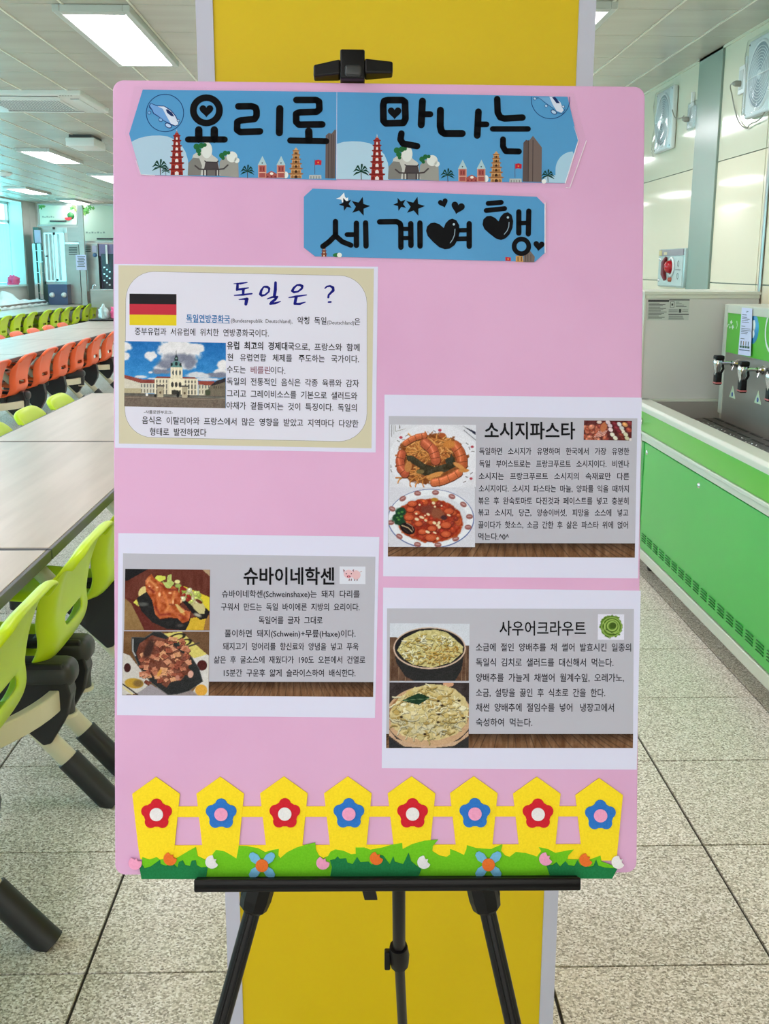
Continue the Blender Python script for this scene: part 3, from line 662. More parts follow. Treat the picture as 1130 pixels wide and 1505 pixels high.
# right half: man - na - neun
pr = Print(0.0011); g = zoomed(2.6905, 540, 60)
pr.poly([(494.5, 212), (505, 209), (517, 208), (530, 208.5), (543, 211), (556, 218), (565, 228), (570, 240), (571.5, 253), (571, 265), (494.5, 263.4)], (172, 204, 228), 1)
pr.poly([(797, 268.8), (800, 261), (808, 258), (816, 258)]+[(842-26*math.cos(math.radians(a)), 250-27*math.sin(math.radians(a))) for a in range(0, 92, 8)]+[(843, 227), (830, 269.3)], (166, 202, 228), 1)
skyline(pr, 294, 5.5)
pagoda(pr, 554, 265, 201, 23, (160, 54, 46), (120, 34, 34), (222, 214, 216), 7, 3); pr.poly([(553.2, 203), (554.8, 203), (554, 197)], (220, 226, 232), 4)
palm(pr, 531, 264, 22, 4); palm(pr, 805, 268, 18, 5); pr.disc((799, 267), 3.4, (228, 232, 236), 6)
tz = zoomed(6.278, 690, 130)
pr.poly(tz([(487, 862), (495, 505), (520, 478), (545, 488), (583, 440), (665, 548), (662, 866)]), (112, 98, 96), 14 if False else 8)
pr.poly(tz([(487, 862), (495, 505), (520, 478), (545, 488), (542, 862)]), (92, 80, 80), 9)
for a in (542, 583): pr.stroke(tz([(a, 480), (a-3, 862)]), 0.9, (62, 54, 56), 9, cap=False)
def clipc(c, r, n=40):                                   # circle line clipped by the banner's top edge
    pts = [(c[0]+r*math.cos(2*math.pi*k/n), c[1]+r*math.sin(2*math.pi*k/n)) for k in range(n)]; return [p for p in pts if p[1] > 142.6]
cc = tz([(745, 105)])[0]
arc = [(cc[0]+28.3*math.cos(math.radians(a)), cc[1]+28.3*math.sin(math.radians(a))) for a in range(-8, 196, 7)]; pr.stroke([p for p in arc if p[1] > 142.3], 0.9, (18, 52, 110), 4, cap=False)
pr.stroke(tz([(600, 95), (640, 90), (700, 140), (760, 180), (800, 228), (860, 235), (880, 190)]), 0.8, (26, 60, 120), 4, cap=False)
pr.poly(tz([(630, 84), (735, 84), (760, 130), (800, 190), (755, 175), (690, 125)]), (112, 166, 216), 4); pr.poly(tz([(735, 80), (770, 80), (835, 130), (865, 205), (845, 228), (800, 210), (765, 150)]), (210, 220, 242), 5); pr.poly(tz([(758, 84), (790, 84), (832, 140), (800, 140)]), (26, 46, 100), 6)
for x, y, rx, ry in ((775, 222, 27, 17), (600, 98, 14, 12), (705, 165, 13, 11), (862, 172, 12, 11)):
    p_ = tz([(x, y)])[0]; pr.disc(p_, rx/6.28*1.15, (26, 60, 120), 6, ry=ry/6.28*1.2, rot=0.5); pr.disc(p_, rx/6.28*0.85, (176, 206, 236), 7, ry=ry/6.28*0.8, rot=0.5)
S_(pr, g, [(66, 240), (80, 236), (138, 236), (148, 244), (150, 310), (142, 326), (72, 328), (63, 318), (62, 256)], 10, closed=True)
pr.poly(heart(g([(107, 285)])[0], 10), INK, 10)
for pts, w in (([(217, 240), (212, 334)], 10.4), ([(215, 292), (248, 292)], 9), ([(134, 368), (130, 392), (140, 408), (196, 418)], 9.6),
               ([(288, 276), (287, 340), (292, 360), (304, 368), (374, 368)], 10.4), ([(438, 282), (433, 376)], 10), ([(435, 332), (470, 332)], 8.6),
               ([(512, 232), (514, 285), (524, 304), (540, 309), (612, 305)], 9.6), ([(494, 350), (634, 350)], 8.2), ([(535, 391), (535, 420), (546, 438), (598, 439)], 8.8)): S_(pr, g, pts, w)
pr.build('skyline_and_lettering', banR, 'prng')
# second banner: se - gye - yeo - haeng
pr = Print(0.0010); a_ = zoomed(5.947, 440, 275); b_ = zoomed(5.947, 620, 275)
pr.poly(a_([(320, 103), (352, 92), (390, 50), (398, 88), (412, 100), (425, 92), (425, 125), (392, 118), (375, 140), (366, 112)]), (226, 232, 240), 3)
for c, r, rot, T_ in (((405, 152), 10.2, -0.7, a_), ((530, 172), 14.8, -0.05, a_), ((880, 152), 10.2, -0.7, a_), ((1008, 172), 14.8, -0.05, a_)): stars(pr, T_([c])[0], r, rot, INK, 10)
for pts, w in (([(315, 303), (315, 415)], 8), ([(315, 425), (260, 480), (205, 520)], 8), ([(318, 430), (375, 480), (450, 510)], 7.6), ([(415, 417), (490, 417)], 7), ([(498, 318), (498, 512)], 8), ([(578, 315), (582, 518)], 8),
               ([(700, 306), (850, 304), (880, 322), (886, 350), (886, 528)], 8), ([(890, 368), (970, 368)], 6.4), ([(890, 448), (970, 448)], 6.4), ([(972, 322), (974, 512)], 8), ([(1052, 316), (1053, 518)], 8)): S_(pr, a_, pts, w)
for pts, w in (([(412, 322), (412, 520)], 8), ([(320, 380), (410, 378)], 6.6), ([(300, 455), (410, 452)], 7), ([(577, 145), (692, 136)], 7.2), ([(560, 207), (722, 190)], 7.2),
               ([(845, 218), (845, 405)], 7.8), ([(932, 212), (928, 412)], 7.8), ([(845, 318), (930, 316)], 6.6)): S_(pr, b_, pts, w)
def hrt(pts): pr.poly(b_(pts), INK, 10)
hrt([(190, 360), (205, 320), (235, 288), (265, 278), (300, 292), (325, 335), (328, 400), (315, 455), (285, 510), (240, 540), (200, 546), (150, 528), (95, 480), (50, 430), (35, 385), (45, 345), (75, 318), (110, 312), (150, 325)])
hrt([(668, 302), (685, 262), (715, 230), (750, 222), (782, 245), (796, 300), (790, 360), (765, 415), (730, 450), (690, 465), (645, 452), (590, 410), (545, 370), (528, 330), (535, 285), (565, 257), (600, 253), (640, 272)])
pr.poly(heart(b_([(185, 140)])[0], 7.4, -0.35, sx=1.0), INK, 10); pr.poly(heart(b_([(312, 180)])[0], 10, 0.25), INK, 10); pr.poly(heart(b_([(1020, 512)])[0], 8.2, 0.1), INK, 10)
pr.ring(b_([(868, 520)])[0], 7.2, 14.2, INK, 10)
for c in ((278, 328), (750, 268)): pr.disc(b_([c])[0], 1.7, (170, 196, 214), 11, n=12)
pr.stroke(b_([(288, 370), (284, 420), (268, 460), (247, 490)]), 1.0, (150, 176, 196), 11); pr.stroke(b_([(760, 310), (757, 350), (742, 385), (718, 415)]), 1.0, (150, 176, 196), 11)
pagoda(pr, a_([(215, 0)])[0][0], 377.5, 364, 9, (150, 84, 60), (100, 44, 36), (210, 190, 170), 3, 3)
pr.disc(a_([(325, 596)])[0], 5.6, (44, 112, 64), 3, ry=3); pr.disc(a_([(350, 596)])[0], 3.6, (222, 228, 226), 4, ry=3.4)
pr.poly(b_([(728, 613), (775, 616), (775, 648), (728, 645)]), (190, 44, 60), 3); stars(pr, b_([(752, 630)])[0], 1.8, -1.57, (230, 170, 80), 4)
pr.poly(b_([(820, 602), (880, 602), (885, 656), (818, 655)]), (196, 150, 92), 3)
for x in (838, 868): pr.stroke(b_([(x, 610), (x, 650)]), 1.2, (84, 52, 30), 4, cap=False)
pr.poly(b_([(885, 657), (890, 585), (945, 560), (985, 610), (980, 657)]), (116, 104, 100), 3)
for x in (905, 925, 950): pr.stroke(b_([(x, 590), (x, 655)]), 0.8, (76, 66, 66), 4, cap=False)
pr.build('hearts_and_lettering', ban2, 'prng')

# ================================================================== four printed paper sheets
K = (46, 46, 54)
def bil(q, u, v):
    q = [np.array(c, float) for c in q]; return tuple((1-u)*(1-v)*q[0]+u*(1-v)*q[1]+u*v*q[2]+(1-u)*v*q[3])
def quadz(T, *pts): return T(list(pts))
BASE = 0.00045
# ---- sheet 1: what is Germany
s1 = sheet('info_sheet', [(168, 388), (555.5, 392), (552, 665), (169, 658)], 'paper sheet with beige rounded border, black red gold flag and palace photo')
T1 = zoomed(2.825, 160, 380)
pr = Print(BASE)
pr.poly(T1([(40, 28), (1100, 42), (1090, 788), (42, 768)]), (206, 200, 178), 0)
def rr(q, r, n=8):
    (x0, y0), (x1, y1), (x2, y2), (x3, y3) = q; out = []
    for (cx, cy), a in (((x1-r, y1+r), -90), ((x2-r, y2-r), 0), ((x3+r, y3-r), 90), ((x0+r, y0+r), 180)):
        for k in range(n+1): w = math.radians(a+90*k/n); out.append((cx+r*math.cos(w), cy+r*math.sin(w)))
    return out
qq = T1([(70, 54), (1072, 70), (1072, 760), (66, 744)]); pr.poly(rr(qq, 41), (120, 118, 110), 1); pr.poly(rr([(x+(0.45 if i in (0, 3) else -0.45), y+(0.45 if i < 2 else -0.45)) for i, (x, y) in enumerate(qq)], 40.6), (218, 218, 238), 2)
pr.poly(T1([(86, 146), (281, 148), (281, 191), (86, 189)]), (34, 32, 38), 3); pr.poly(T1([(86, 189), (281, 191), (281, 235), (86, 233)]), (190, 50, 68), 3); pr.poly(T1([(86, 233), (281, 235), (281, 279), (86, 277)]), (222, 200, 40), 3)
NV = (26, 30, 140)
tt = zoomed(6.278, 325, 405)
for pts, w in (([(118, 76), (180, 74), (240, 64)], [1.2, 3.0, 1.6]), ([(152, 78), (150, 112), (146, 132)], [3.6, 4.2, 3.6]), ([(150, 130), (200, 124), (252, 114)], [3.0, 3.6, 1.6]), ([(205, 128), (203, 176)], [4.4, 3.6]), ([(122, 184), (200, 178), (284, 168)], [1.6, 3.0, 2.2]), ([(165, 222), (205, 218), (240, 218)], [1.4, 2.6, 4.6]), ([(236, 220), (228, 264)], [5.4, 4.6]),
               ([(392, 105), (370, 140), (362, 172), (375, 186), (405, 180), (440, 150), (444, 120), (425, 105), (400, 104), (390, 108)], [2.2, 3.6, 4.4, 3.4, 2.6, 2.6, 3.4, 3.6, 3.0, 2.2]), ([(502, 66), (500, 130), (490, 196)], [4.0, 4.8, 4.4]), ([(425, 216), (470, 200), (520, 196)], [1.4, 3.0, 2.6]), ([(516, 200), (500, 220), (462, 250)], [3.0, 3.8, 4.0]), ([(452, 262), (500, 256), (548, 240)], [3.0, 3.4, 1.4]),
               ([(700, 88), (670, 115), (656, 142), (672, 155), (710, 148), (745, 120), (748, 98), (728, 88), (700, 88)], [2.4, 3.4, 4.0, 3.2, 2.6, 3.2, 4.0, 3.6, 2.4]), ([(625, 204), (690, 194), (788, 180)], [1.6, 3.2, 1.6]), ([(692, 200), (680, 258)], [4.6, 4.2]), ([(676, 262), (725, 262), (776, 246)], [3.0, 3.6, 1.4]),
               ([(958, 118), (975, 102), (1005, 97), (1032, 112), (1034, 138), (1012, 160), (992, 180), (988, 202)], [2.0, 2.6, 3.0, 4.0, 4.2, 3.4, 3.0, 3.2]), ([(990, 246), (1012, 244)], [2.4, 2.6])): pr.stroke(tt(pts), w, NV, 4)
pr.build('border_flag_and_title', s1)
pr = Print(BASE+0.0001)
def line(pr, T, sc, body, x0, x1, ya, yb, em, **k):
    (a, b), (c, d) = T([(x0, ya), (x1, yb)]); text(pr, body, a, c, b, d, em, **k)
for body, x0, x1, ya, yb, em, k in (
    ('독일연방공화국', 322, 503, 248, 252, 12.4, dict(col=(30, 110, 176), bold=0.022)), ('(Bundesrepublik  Deutschland),', 507, 762, 257, 261, 8.0, dict(col=(84, 84, 96))),
    ('약칭  독일', 783, 903, 257, 259, 12.0, dict(bold=0.013)), ('(Deutschland)', 906, 1018, 265, 267, 7.6, dict(col=(84, 84, 96))), ('은', 1019, 1043, 262, 262, 11.6, dict(bold=0.013)),
    ('중부유럽과  서유럽에  위치한  연방공화국이다.', 108, 664, 302, 311, 12.0, {}), ('유럽  최고의  경제대국', 490, 770, 361, 365, 12.6, dict(bold=0.026)), ('으로,  프랑스와  함께', 771, 1041, 366, 370, 12.0, dict(bold=0.013)),
    ('현   유럽연합   체제를   주도하는   국가이다.', 492, 1038, 410, 418, 12.0, dict(bold=0.013)), ('수도는', 490, 568, 460, 462, 12.0, {}), ('베를린', 589, 670, 463, 464, 12.0, dict(col=(122, 60, 86))), ('이다.', 671, 733, 464, 466, 12.0, {}),
    ('독일의  전통적인  음식은  각종  육류와  감자', 490, 1038, 510, 519, 12.2, dict(bold=0.013)), ('그리고  그레이비소스를  기본으로  샐러드와', 490, 1031, 560, 571, 12.2, dict(bold=0.013)),
    ('야채가  곁들여지는  것이  특징이다.  독일의', 488, 1029, 610, 620, 12.2, dict(bold=0.013)), ('-샤를로텐부르크-', 146, 266, 637, 639, 5.6, dict(bold=0.012)),
    ('음식은  이탈리아와  프랑스에서  많은  영향을  받았고  지역마다  다양한', 138, 1036, 671, 686, 12.2, dict(bold=0.013)), ('형태로  발전하였다', 170, 405, 719, 723, 12.4, dict(bold=0.013))):
    line(pr, T1, 2.825, body, x0, x1, ya, yb, em, **({'col': K, 'bold': 0.01} | k))
pr.stroke(T1([(320, 265), (503, 269)]), 0.7, (60, 110, 170), 3, cap=False)
pr.build('printed_text', s1)
# palace photo
ph = Photo(0, 0, (22, 25, 1100, 738), 7.24, 0.8)
ph.fill((30, 104, 178)); g_ = np.clip(ph.Y/420, 0, 1)[..., None]; ph.im = ph.im*(1-g_)+np.array((58, 140, 208))*g_
for c in ((560, 90, 190, 75), (470, 120, 110, 70), (700, 90, 150, 60), (820, 95, 55, 42), (640, 160, 180, 90), (480, 200, 70, 45), (690, 260, 90, 65), (400, 70, 0, 0), (300, 180, 55, 50), (30, 90, 75, 50), (40, 190, 45, 45), (400, 310, 70, 42), (1070, 280, 60, 62), (1040, 340, 80, 36)):
    if c[2]: ph.ell(c[0], c[1], c[2], c[3], (222, 222, 230), 0.35, 0, 0.9, int(c[0]))
for c in ((600, 200, 150, 55), (720, 250, 70, 60), (470, 270, 110, 50), (960, 380, 150, 24), (420, 350, 110, 26), (1060, 375, 60, 30)): ph.ell(c[0], c[1], c[2], c[3], (124, 130, 152), 0.6, 0, 0.8, int(c[1]))
for c in ((800, 385, 130, 32), (190, 412, 70, 18), (900, 425, 110, 16), (300, 362, 24, 14), (320, 428, 50, 8)): ph.ell(c[0], c[1], c[2], c[3], (206, 212, 224), 0.4, 0, 0.8, int(c[0]))
ph.im += (ph.noise(50, 4)[..., None]-0.5)*26*(ph.Y < 420)[..., None]
ph.poly([(22, 392), (130, 420), (210, 438), (345, 438), (345, 482), (190, 478), (22, 430)], (136, 66, 58), 16); ph.poly([(22, 430), (190, 478), (345, 482), (345, 590), (22, 590)], (206, 202, 190), 8); ph.poly([(22, 535), (200, 540), (200, 592), (22, 595)], (178, 168, 140), 10)
ph.poly([(345, 420), (380, 402), (760, 402), (800, 425)], (128, 58, 54), 12); ph.poly([(345, 424), (804, 424), (804, 600), (345, 600)], (216, 208, 186), 8)
ph.poly([(804, 446), (980, 446), (960, 490), (806, 488)], (146, 70, 58), 12); ph.poly([(806, 488), (950, 490), (940, 600), (806, 600)], (208, 204, 184), 8)
ph.poly([(935, 490), (1100, 410), (1100, 612), (880, 600)], (112, 104, 92), 8); ph.poly([(940, 488), (1000, 440), (1100, 405), (1100, 450), (950, 498)], (52, 44, 48), 6)
for x in list(range(205, 335, 32))+list(range(822, 930, 32)): ph.line([(x, 494), (x, 522)], 12, (96, 100, 104)); ph.line([(x, 550), (x, 578)], 12, (120, 116, 104))
for x in list(range(368, 500, 34))+list(range(672, 800, 34)):
    for y0, y1 in ((448, 466), (490, 530), (552, 588)): ph.line([(x, y0), (x, y1)], 13, (74, 74, 74))
for x in (352, 390, 425, 460, 655, 690, 724, 760, 798): ph.line([(x, 430), (x, 596)], 4, (236, 230, 212))
for x in range(975, 1100, 24): ph.line([(x, 500), (x, 520)], 8, (70, 64, 60))
ph.poly([(498, 424), (650, 424), (650, 602), (498, 602)], (232, 224, 200), 6); ph.poly([(505, 430), (574, 402), (645, 430)], (196, 186, 160)); ph.poly([(528, 428), (574, 410), (622, 428)], (232, 224, 204))
for x in (532, 572, 613): ph.ell(x, 490, 14, 30, (60, 58, 56)); ph.line([(x, 556), (x, 596)], 16, (70, 64, 58))
ph.poly([(512, 300), (640, 300), (640, 420), (512, 420)], (222, 214, 190), 6)
for x in (540, 574, 612): ph.ell(x, 360, 9, 28, (70, 84, 88))
for x in (522, 556, 594, 632): ph.line([(x, 305), (x, 415)], 4, (244, 238, 220))
ph.poly([(512, 298), (520, 262), (545, 238), (572, 230), (602, 238), (625, 262), (638, 298)], (92, 136, 138), 14); ph.ell(572, 262, 16, 20, (34, 44, 50)); ph.ell(522, 272, 12, 20, (36, 46, 50)); ph.ell(618, 272, 12, 20, (36, 46, 50))
ph.poly([(552, 232), (556, 190), (572, 160), (590, 190), (594, 232)], (40, 50, 54), 10); ph.line([(571, 165), (570, 120)], 5, (60, 70, 76)); ph.ell(572, 205, 12, 8, (120, 150, 150))
ph.poly([(22, 590), (1100, 605), (1100, 742), (22, 742)], (112, 100, 92), 14, 18); ph.poly([(22, 592), (1100, 608), (1100, 634), (22, 618)], (92, 92, 88), 14)
ph.line([(30, 640), (1090, 648)], 5, (146, 132, 118)); ph.line([(450, 612), (1090, 628)], 4, (150, 150, 140))
for x0_ in (374, 632):
    ph.poly([(x0_, 510), (x0_+62, 510), (x0_+62, 632), (x0_, 632)], (176, 166, 144), 18); ph.poly([(x0_-10, 498), (x0_+72, 498), (x0_+72, 516), (x0_-10, 516)], (84, 80, 78)); ph.ell(x0_+30, 580, 12, 14, (90, 76, 60))
ph.ell(590, 590, 16, 40, (34, 34, 36)); ph.ell(560, 575, 26, 26, (54, 52, 50), 0.3, 0, 1.0); ph.ell(350, 615, 12, 14, (40, 38, 38)); ph.ell(262, 606, 14, 16, (228, 228, 226)); ph.ell(705, 610, 10, 12, (50, 44, 44)); ph.ell(905, 565, 34, 34, (70, 78, 60), 0.4, 0, 1.2)
ph.grain(9).build('palace_photograph', s1, BASE, 4, T1([(66, 343), (486, 350), (486, 622), (64, 614)]))

# ---- shared parts of the recipe sheets
GREY = (184, 184, 200)
def wood_strip(pr_name, parent, q, seed, layer=2):
    ph = Photo(0, 0, (0, 0, 1000, 60), 1000/max(60, abs(q[1][0]-q[0][0])), 0.9)
    ph.fill((104, 74, 52), 34, 9, seed, sy=0.12, sx=0.55); rg = np.random.RandomState(seed)
    for x in np.cumsum(rg.uniform(22, 48, 30)): ph.line([(x, 0), (500+(x-500)*1.25, 60)], 2.5, (58, 40, 30)); 
    ph.im *= (0.62+0.5*np.clip(ph.Y/40, 0, 1))[..., None]; ph.grain(6).build(pr_name, parent, BASE, layer, q)
def recipe(name, corners, label, T, band, woodq, title, lines, seed):
    s = sheet(name, corners, label); pr = Print(BASE)
    pr.poly(T(band), GREY, 0); pr.build('grey_panel', s)
    wood_strip('wood_strip', s, T(woodq), seed)
    pr = Print(BASE+0.0002); body, x0, x1, y, em, bold = title; (a, b), (c, d) = T([(x0, y), (x1, y+1)]); text(pr, body, a, c, b, d, em, col=(14, 14, 20), bold=bold)
    pr.build('title_text', s)
    pr = Print(BASE+0.0002)
    for body, x0, x1, y, em in lines: (a, b), (c, d) = T([(x0, y), (x1, y+1)]); text(pr, body, a, c, b, d, em, col=(40, 40, 48), bold=0.009)
    pr.build('printed_text', s); return s
# ---- sheet 2: sausage pasta
T2 = zoomed(2.897, 555, 570)
s2 = recipe('recipe_sheet', [(565, 580), (943, 584.5), (937.5, 850), (563, 847)], 'recipe sheet of sausage pasta with two plates, upper right on the board', T2, [(47, 120), (1105, 130), (1094, 723), (43, 718)],
    [(44, 660), (1095, 662), (1094, 723), (43, 718)], ('소시지파스타', 455, 840, 182, 27.5, 0.018),
    [('독일하면   소시지가   유명하며   한국에서   가장   유명한', 432, 1070, 270, 11.6), ('독일   부어스트로는   프랑크푸르트   소시지이다.   비엔나', 432, 1070, 323, 11.6), ('소시지는   프랑크푸르트   소시지의   속재료만   다른', 430, 1070, 376, 11.6),
     ('소시지이다.  소시지  파스타는  마늘,  양파를  익을  때까지', 430, 1068, 429, 11.6), ('볶은  후  완숙토마토  다진것과  페이스트를  넣고  충분히', 428, 1067, 481, 11.6), ('볶고   소시지,   당근,   양송이버섯,   피망을   소스에   넣고', 428, 1066, 531, 11.6),
     ('끓이다가  핫소스,  소금  간한  후  삶은  파스타  위에  얹어', 428, 1065, 583, 11.6), ('먹는다.^0^', 428, 558, 633, 11.4)], 5)
ph = Photo(0, 0, (40, 35, 1110, 790), 8.43, 0.8); ph.fill((214, 216, 230), 4); ph.ell(590, 440, 560, 420, (222, 224, 238), 0.02)
ph.poly([(940, 45), (1110, 120), (1110, 160)], (34, 36, 62)); ph.line([(960, 100), (1110, 220)], 8, (90, 90, 110)); ph.line([(60, 40), (60, 180)], 8, (90, 88, 92)); ph.line([(85, 40), (85, 150)], 5, (110, 106, 110)); ph.line([(110, 45), (105, 120), (230, 85)], 5, (120, 116, 112)); ph.line([(155, 45), (160, 80)], 10, (90, 90, 90))
for x, y in ((175, 190), (660, 100), (1062, 300), (1050, 683)): ph.ell(x, y, 20, 15, (170, 56, 76), 0.3, 0, 0.8)
for x, y, a in ((145, 235, 0.5), (250, 165, -0.6), (205, 212, 0), (595, 115, 0.6), (1000, 262, 0.6), (1075, 355, 0.1), (1030, 318, 1.2), (1055, 620, -0.6), (1000, 665, 0.2), (972, 722, -0.4), (55, 535, 1.5), (60, 590, 1.2), (55, 798, 0), (1085, 800, -0.5)): ph.line([(x-16*math.cos(a), y-16*math.sin(a)), (x+16*math.cos(a), y+16*math.sin(a))], 9, (96, 92, 100))
ph.ell(560, 455, 440, 305, (128, 72, 36), 0.05, 0, 0.35); ph.im += ((ph.noise(30, 8)[..., None]-0.5)*50)*((ph.X-560)**2/450**2+(ph.Y-455)**2/310**2 < 1)[..., None]
ph.strands(190, (500, 340, 270, 150), 14, [(206, 140, 74), (188, 118, 58), (222, 162, 96), (170, 98, 48)], 3, 150, 0.6); ph.strands(40, (420, 640, 210, 70), 13, [(196, 126, 62), (212, 146, 80)], 5, 130, 0.5)
ph.poly([(240, 400), (330, 410), (480, 510), (600, 540), (760, 500), (800, 380), (850, 440), (860, 540), (720, 610), (480, 650), (370, 610), (420, 560), (260, 470)], (60, 54, 38), 26, 40); ph.ell(420, 600, 50, 26, (112, 96, 60)); ph.ell(780, 470, 50, 40, (52, 54, 44))
def sausage(pts, w, c):
    c = np.array(c, float); ph.line([(x+3, y+8) for x, y in pts], w*1.08, c*0.45); ph.line(pts, w, c, 2); ph.line([(x-w*0.08, y-w*0.16) for x, y in pts], w*0.5, np.minimum(c*1.14+6, 255), 8); ph.line([(x-w*0.15, y-w*0.26) for x, y in pts], w*0.14, c*1.1+40, 4)
    for (a, b), (e, f) in zip(pts, pts[1:]):
        for t in (0.6,): x, y = a+(e-a)*t, b+(f-b)*t; L = math.hypot(e-a, f-b); nx, ny = -(f-b)/L, (e-a)/L; ph.line([(x-nx*w*0.42, y-ny*w*0.42), (x+nx*w*0.42, y+ny*w*0.42)], 7, c*0.58)
sausage([(185, 390), (165, 470), (180, 560), (230, 620)], 105, (166, 78, 52)); sausage([(230, 260), (310, 210), (390, 180), (470, 165)], 66, (178, 92, 56)); sausage([(480, 260), (570, 330), (600, 400), (610, 460)], 120, (170, 84, 56))
sausage([(855, 290), (905, 360), (935, 440), (940, 510)], 130, (168, 84, 50)); sausage([(590, 730), (700, 710), (820, 660), (900, 610)], 92, (186, 98, 60)); ph.ell(690, 160, 44, 28, (164, 84, 44), 0.2); ph.ell(270, 540, 44, 66, (186, 124, 70), 0.2, 0.2); ph.ell(900, 530, 80, 26, (206, 142, 80), 0.2, 0.5); ph.ell(960, 585, 66, 24, (196, 132, 72), 0.2); ph.ell(600, 640, 110, 26, (204, 142, 78), 0.2, -0.3); ph.ell(780, 270, 70, 50, (196, 126, 60), 0.4)
ph.grain(9).build('pasta_plate_photograph', s2, BASE, 4, T2([(53, 156), (418, 158), (417, 424), (50, 424)]))
ph = Photo(0, 0, (22, 20, 1110, 772), 8.43, 0.8); ph.fill((208, 210, 226), 4); ph.ell(555, 415, 545, 375, (64, 84, 150), 0.01); ph.ell(555, 412, 535, 366, (224, 228, 240), 0.02); ph.ell(560, 420, 455, 300, (208, 212, 226), 0.05)
for x, y, r in ((385, 95, 0.1), (612, 85, 0), (820, 135, 0.3), (965, 235, 0.5), (1042, 388, 0), (1025, 522, 0), (868, 668, -0.3), (645, 745, 0), (388, 740, 0.1), (160, 640, 0.5), (50, 465, 0), (65, 292, 0.4), (198, 162, -0.5)): ph.ell(x, y, 44, 32, (146, 92, 92), 0.2, r); ph.ell(x, y-4, 30, 8, (190, 150, 150), 0.5, r)
ph.ell(545, 440, 425, 275, (168, 74, 30), 0.04, 0.1, 0.15); ph.ell(545, 435, 410, 262, (154, 48, 26), 0.08, 0.1, 0.15); ph.im += ((ph.noise(38, 6)[..., None]-0.5)*70)*((ph.X-545)**2/420**2+(ph.Y-435)**2/265**2 < 1)[..., None]
ph.blobs(90, (180, 180, 930, 680), (18, 46), [(176, 66, 34), (150, 44, 28), (188, 84, 44), (132, 46, 34), (166, 58, 30)], 4, 0.7, (550, 430, 370, 240))
for x, y, r in ((320, 225, 58), (295, 300, 50), (380, 340, 44), (280, 400, 60), (745, 495, 66), (745, 610, 62), (555, 655, 70), (570, 540, 56), (560, 465, 40), (400, 480, 50), (780, 320, 60), (450, 580, 54)): ph.ell(x, y+6, r*1.1, r*0.72, (96, 30, 18), 0.2); ph.ell(x, y, r, r*0.62, (186, 78, 44), 0.15); ph.ell(x-6, y-4, r*0.65, r*0.36, (200, 96, 60), 0.5)
ph.ell(520, 300, 100, 60, (120, 56, 44), 0.5, 0, 0.8); ph.ell(640, 350, 80, 60, (134, 76, 54), 0.5, 0, 0.8); ph.ell(600, 175, 46, 24, (170, 120, 40), 0.4); ph.ell(720, 400, 40, 30, (60, 34, 40), 0.5)
for x, y, a, b in ((587, 218, 22, 18), (412, 240, 14, 12), (372, 352, 15, 13), (378, 422, 28, 18), (440, 398, 34, 16), (490, 436, 20, 14), (520, 360, 24, 14), (600, 468, 26, 18), (655, 470, 18, 24), (660, 520, 20, 22), (640, 500, 22, 14), (690, 250, 12, 10), (605, 262, 14, 12), (640, 665, 16, 18), (780, 370, 26, 12), (605, 592, 24, 10), (515, 582, 30, 16), (480, 375, 10, 10)): ph.ell(x, y, a, b, (226, 206, 170), 0.4, 0.4)
for x, y, r in ((165, 330, 62), (150, 420, 76), (190, 460, 50), (120, 400, 44)): ph.ell(x, y, r, r*0.86, (22, 62, 40), 0.3, 0, 1.0, x)
for x, y in ((150, 345), (180, 385), (150, 430), (190, 330), (130, 400)): ph.ell(x, y, 18, 12, (74, 130, 60), 0.6, 0, 1.0)
ph.ell(262, 540, 100, 66, (26, 16, 20), 0.08, 0.5); ph.line([(190, 500), (270, 530), (320, 580)], 12, (196, 166, 134)); ph.line([(250, 470), (320, 510), (335, 560)], 8, (170, 140, 120)); ph.line([(210, 540), (270, 590)], 6, (70, 50, 46))
ph.grain(9).build('sausage_stew_photograph', s2, BASE, 5, T2([(48, 424), (413, 424), (414, 678), (45, 677)]))
ph = Photo(0, 0, (105, 90, 1035, 465), 13.3, 0.75); ph.fill((86, 36, 38), 30, 60)
ph.blobs(46, (110, 200, 560, 460), (20, 60), [(186, 104, 82), (160, 78, 60), (200, 128, 106), (140, 60, 54)], 7, 0.5)
for k in range(7): ph.line([(300+k*32, 420-k*6), (400+k*26, 290-k*2)], 11, (226, 178, 168)); ph.line([(312+k*32, 424-k*6), (412+k*26, 294-k*2)], 6, (130, 60, 60))
ph.ell(490, 210, 60, 100, (184, 108, 72), 0.2, 0.4); ph.ell(400, 120, 50, 30, (214, 196, 190), 0.3)
for x, y, c in ((570, 120, (214, 196, 204)), (610, 185, (208, 190, 204)), (625, 262, (230, 206, 212)), (660, 355, (224, 222, 210)), (720, 420, (220, 218, 204)), (790, 155, (210, 210, 218)), (840, 230, (196, 196, 200)), (860, 290, (224, 216, 204)), (920, 350, (206, 204, 180)), (945, 420, (196, 190, 160)), (1030, 460, (220, 210, 214))): ph.ell(x, y+6, 56, 44, (60, 24, 32), 0.1, 0.6); ph.ell(x, y, 50, 36, c, 0.15, 0.6)
for x, y, c in ((700, 150, (110, 34, 46)), (740, 230, (122, 40, 52)), (790, 290, (108, 34, 44)), (830, 360, (120, 52, 44)), (860, 430, (96, 36, 32)), (900, 160, (206, 150, 96)), (980, 260, (160, 74, 60)), (990, 130, (124, 50, 56))): ph.ell(x, y, 58, 38, c, 0.2, 0.5); ph.ell(x-8, y-10, 30, 12, np.array(c)*1.25+8, 0.6, 0.5)
ph.grain(8).build('meat_platter_photograph', s2, BASE, 4, T2([(878, 139), (1082, 141), (1080, 225), (876, 222)]))

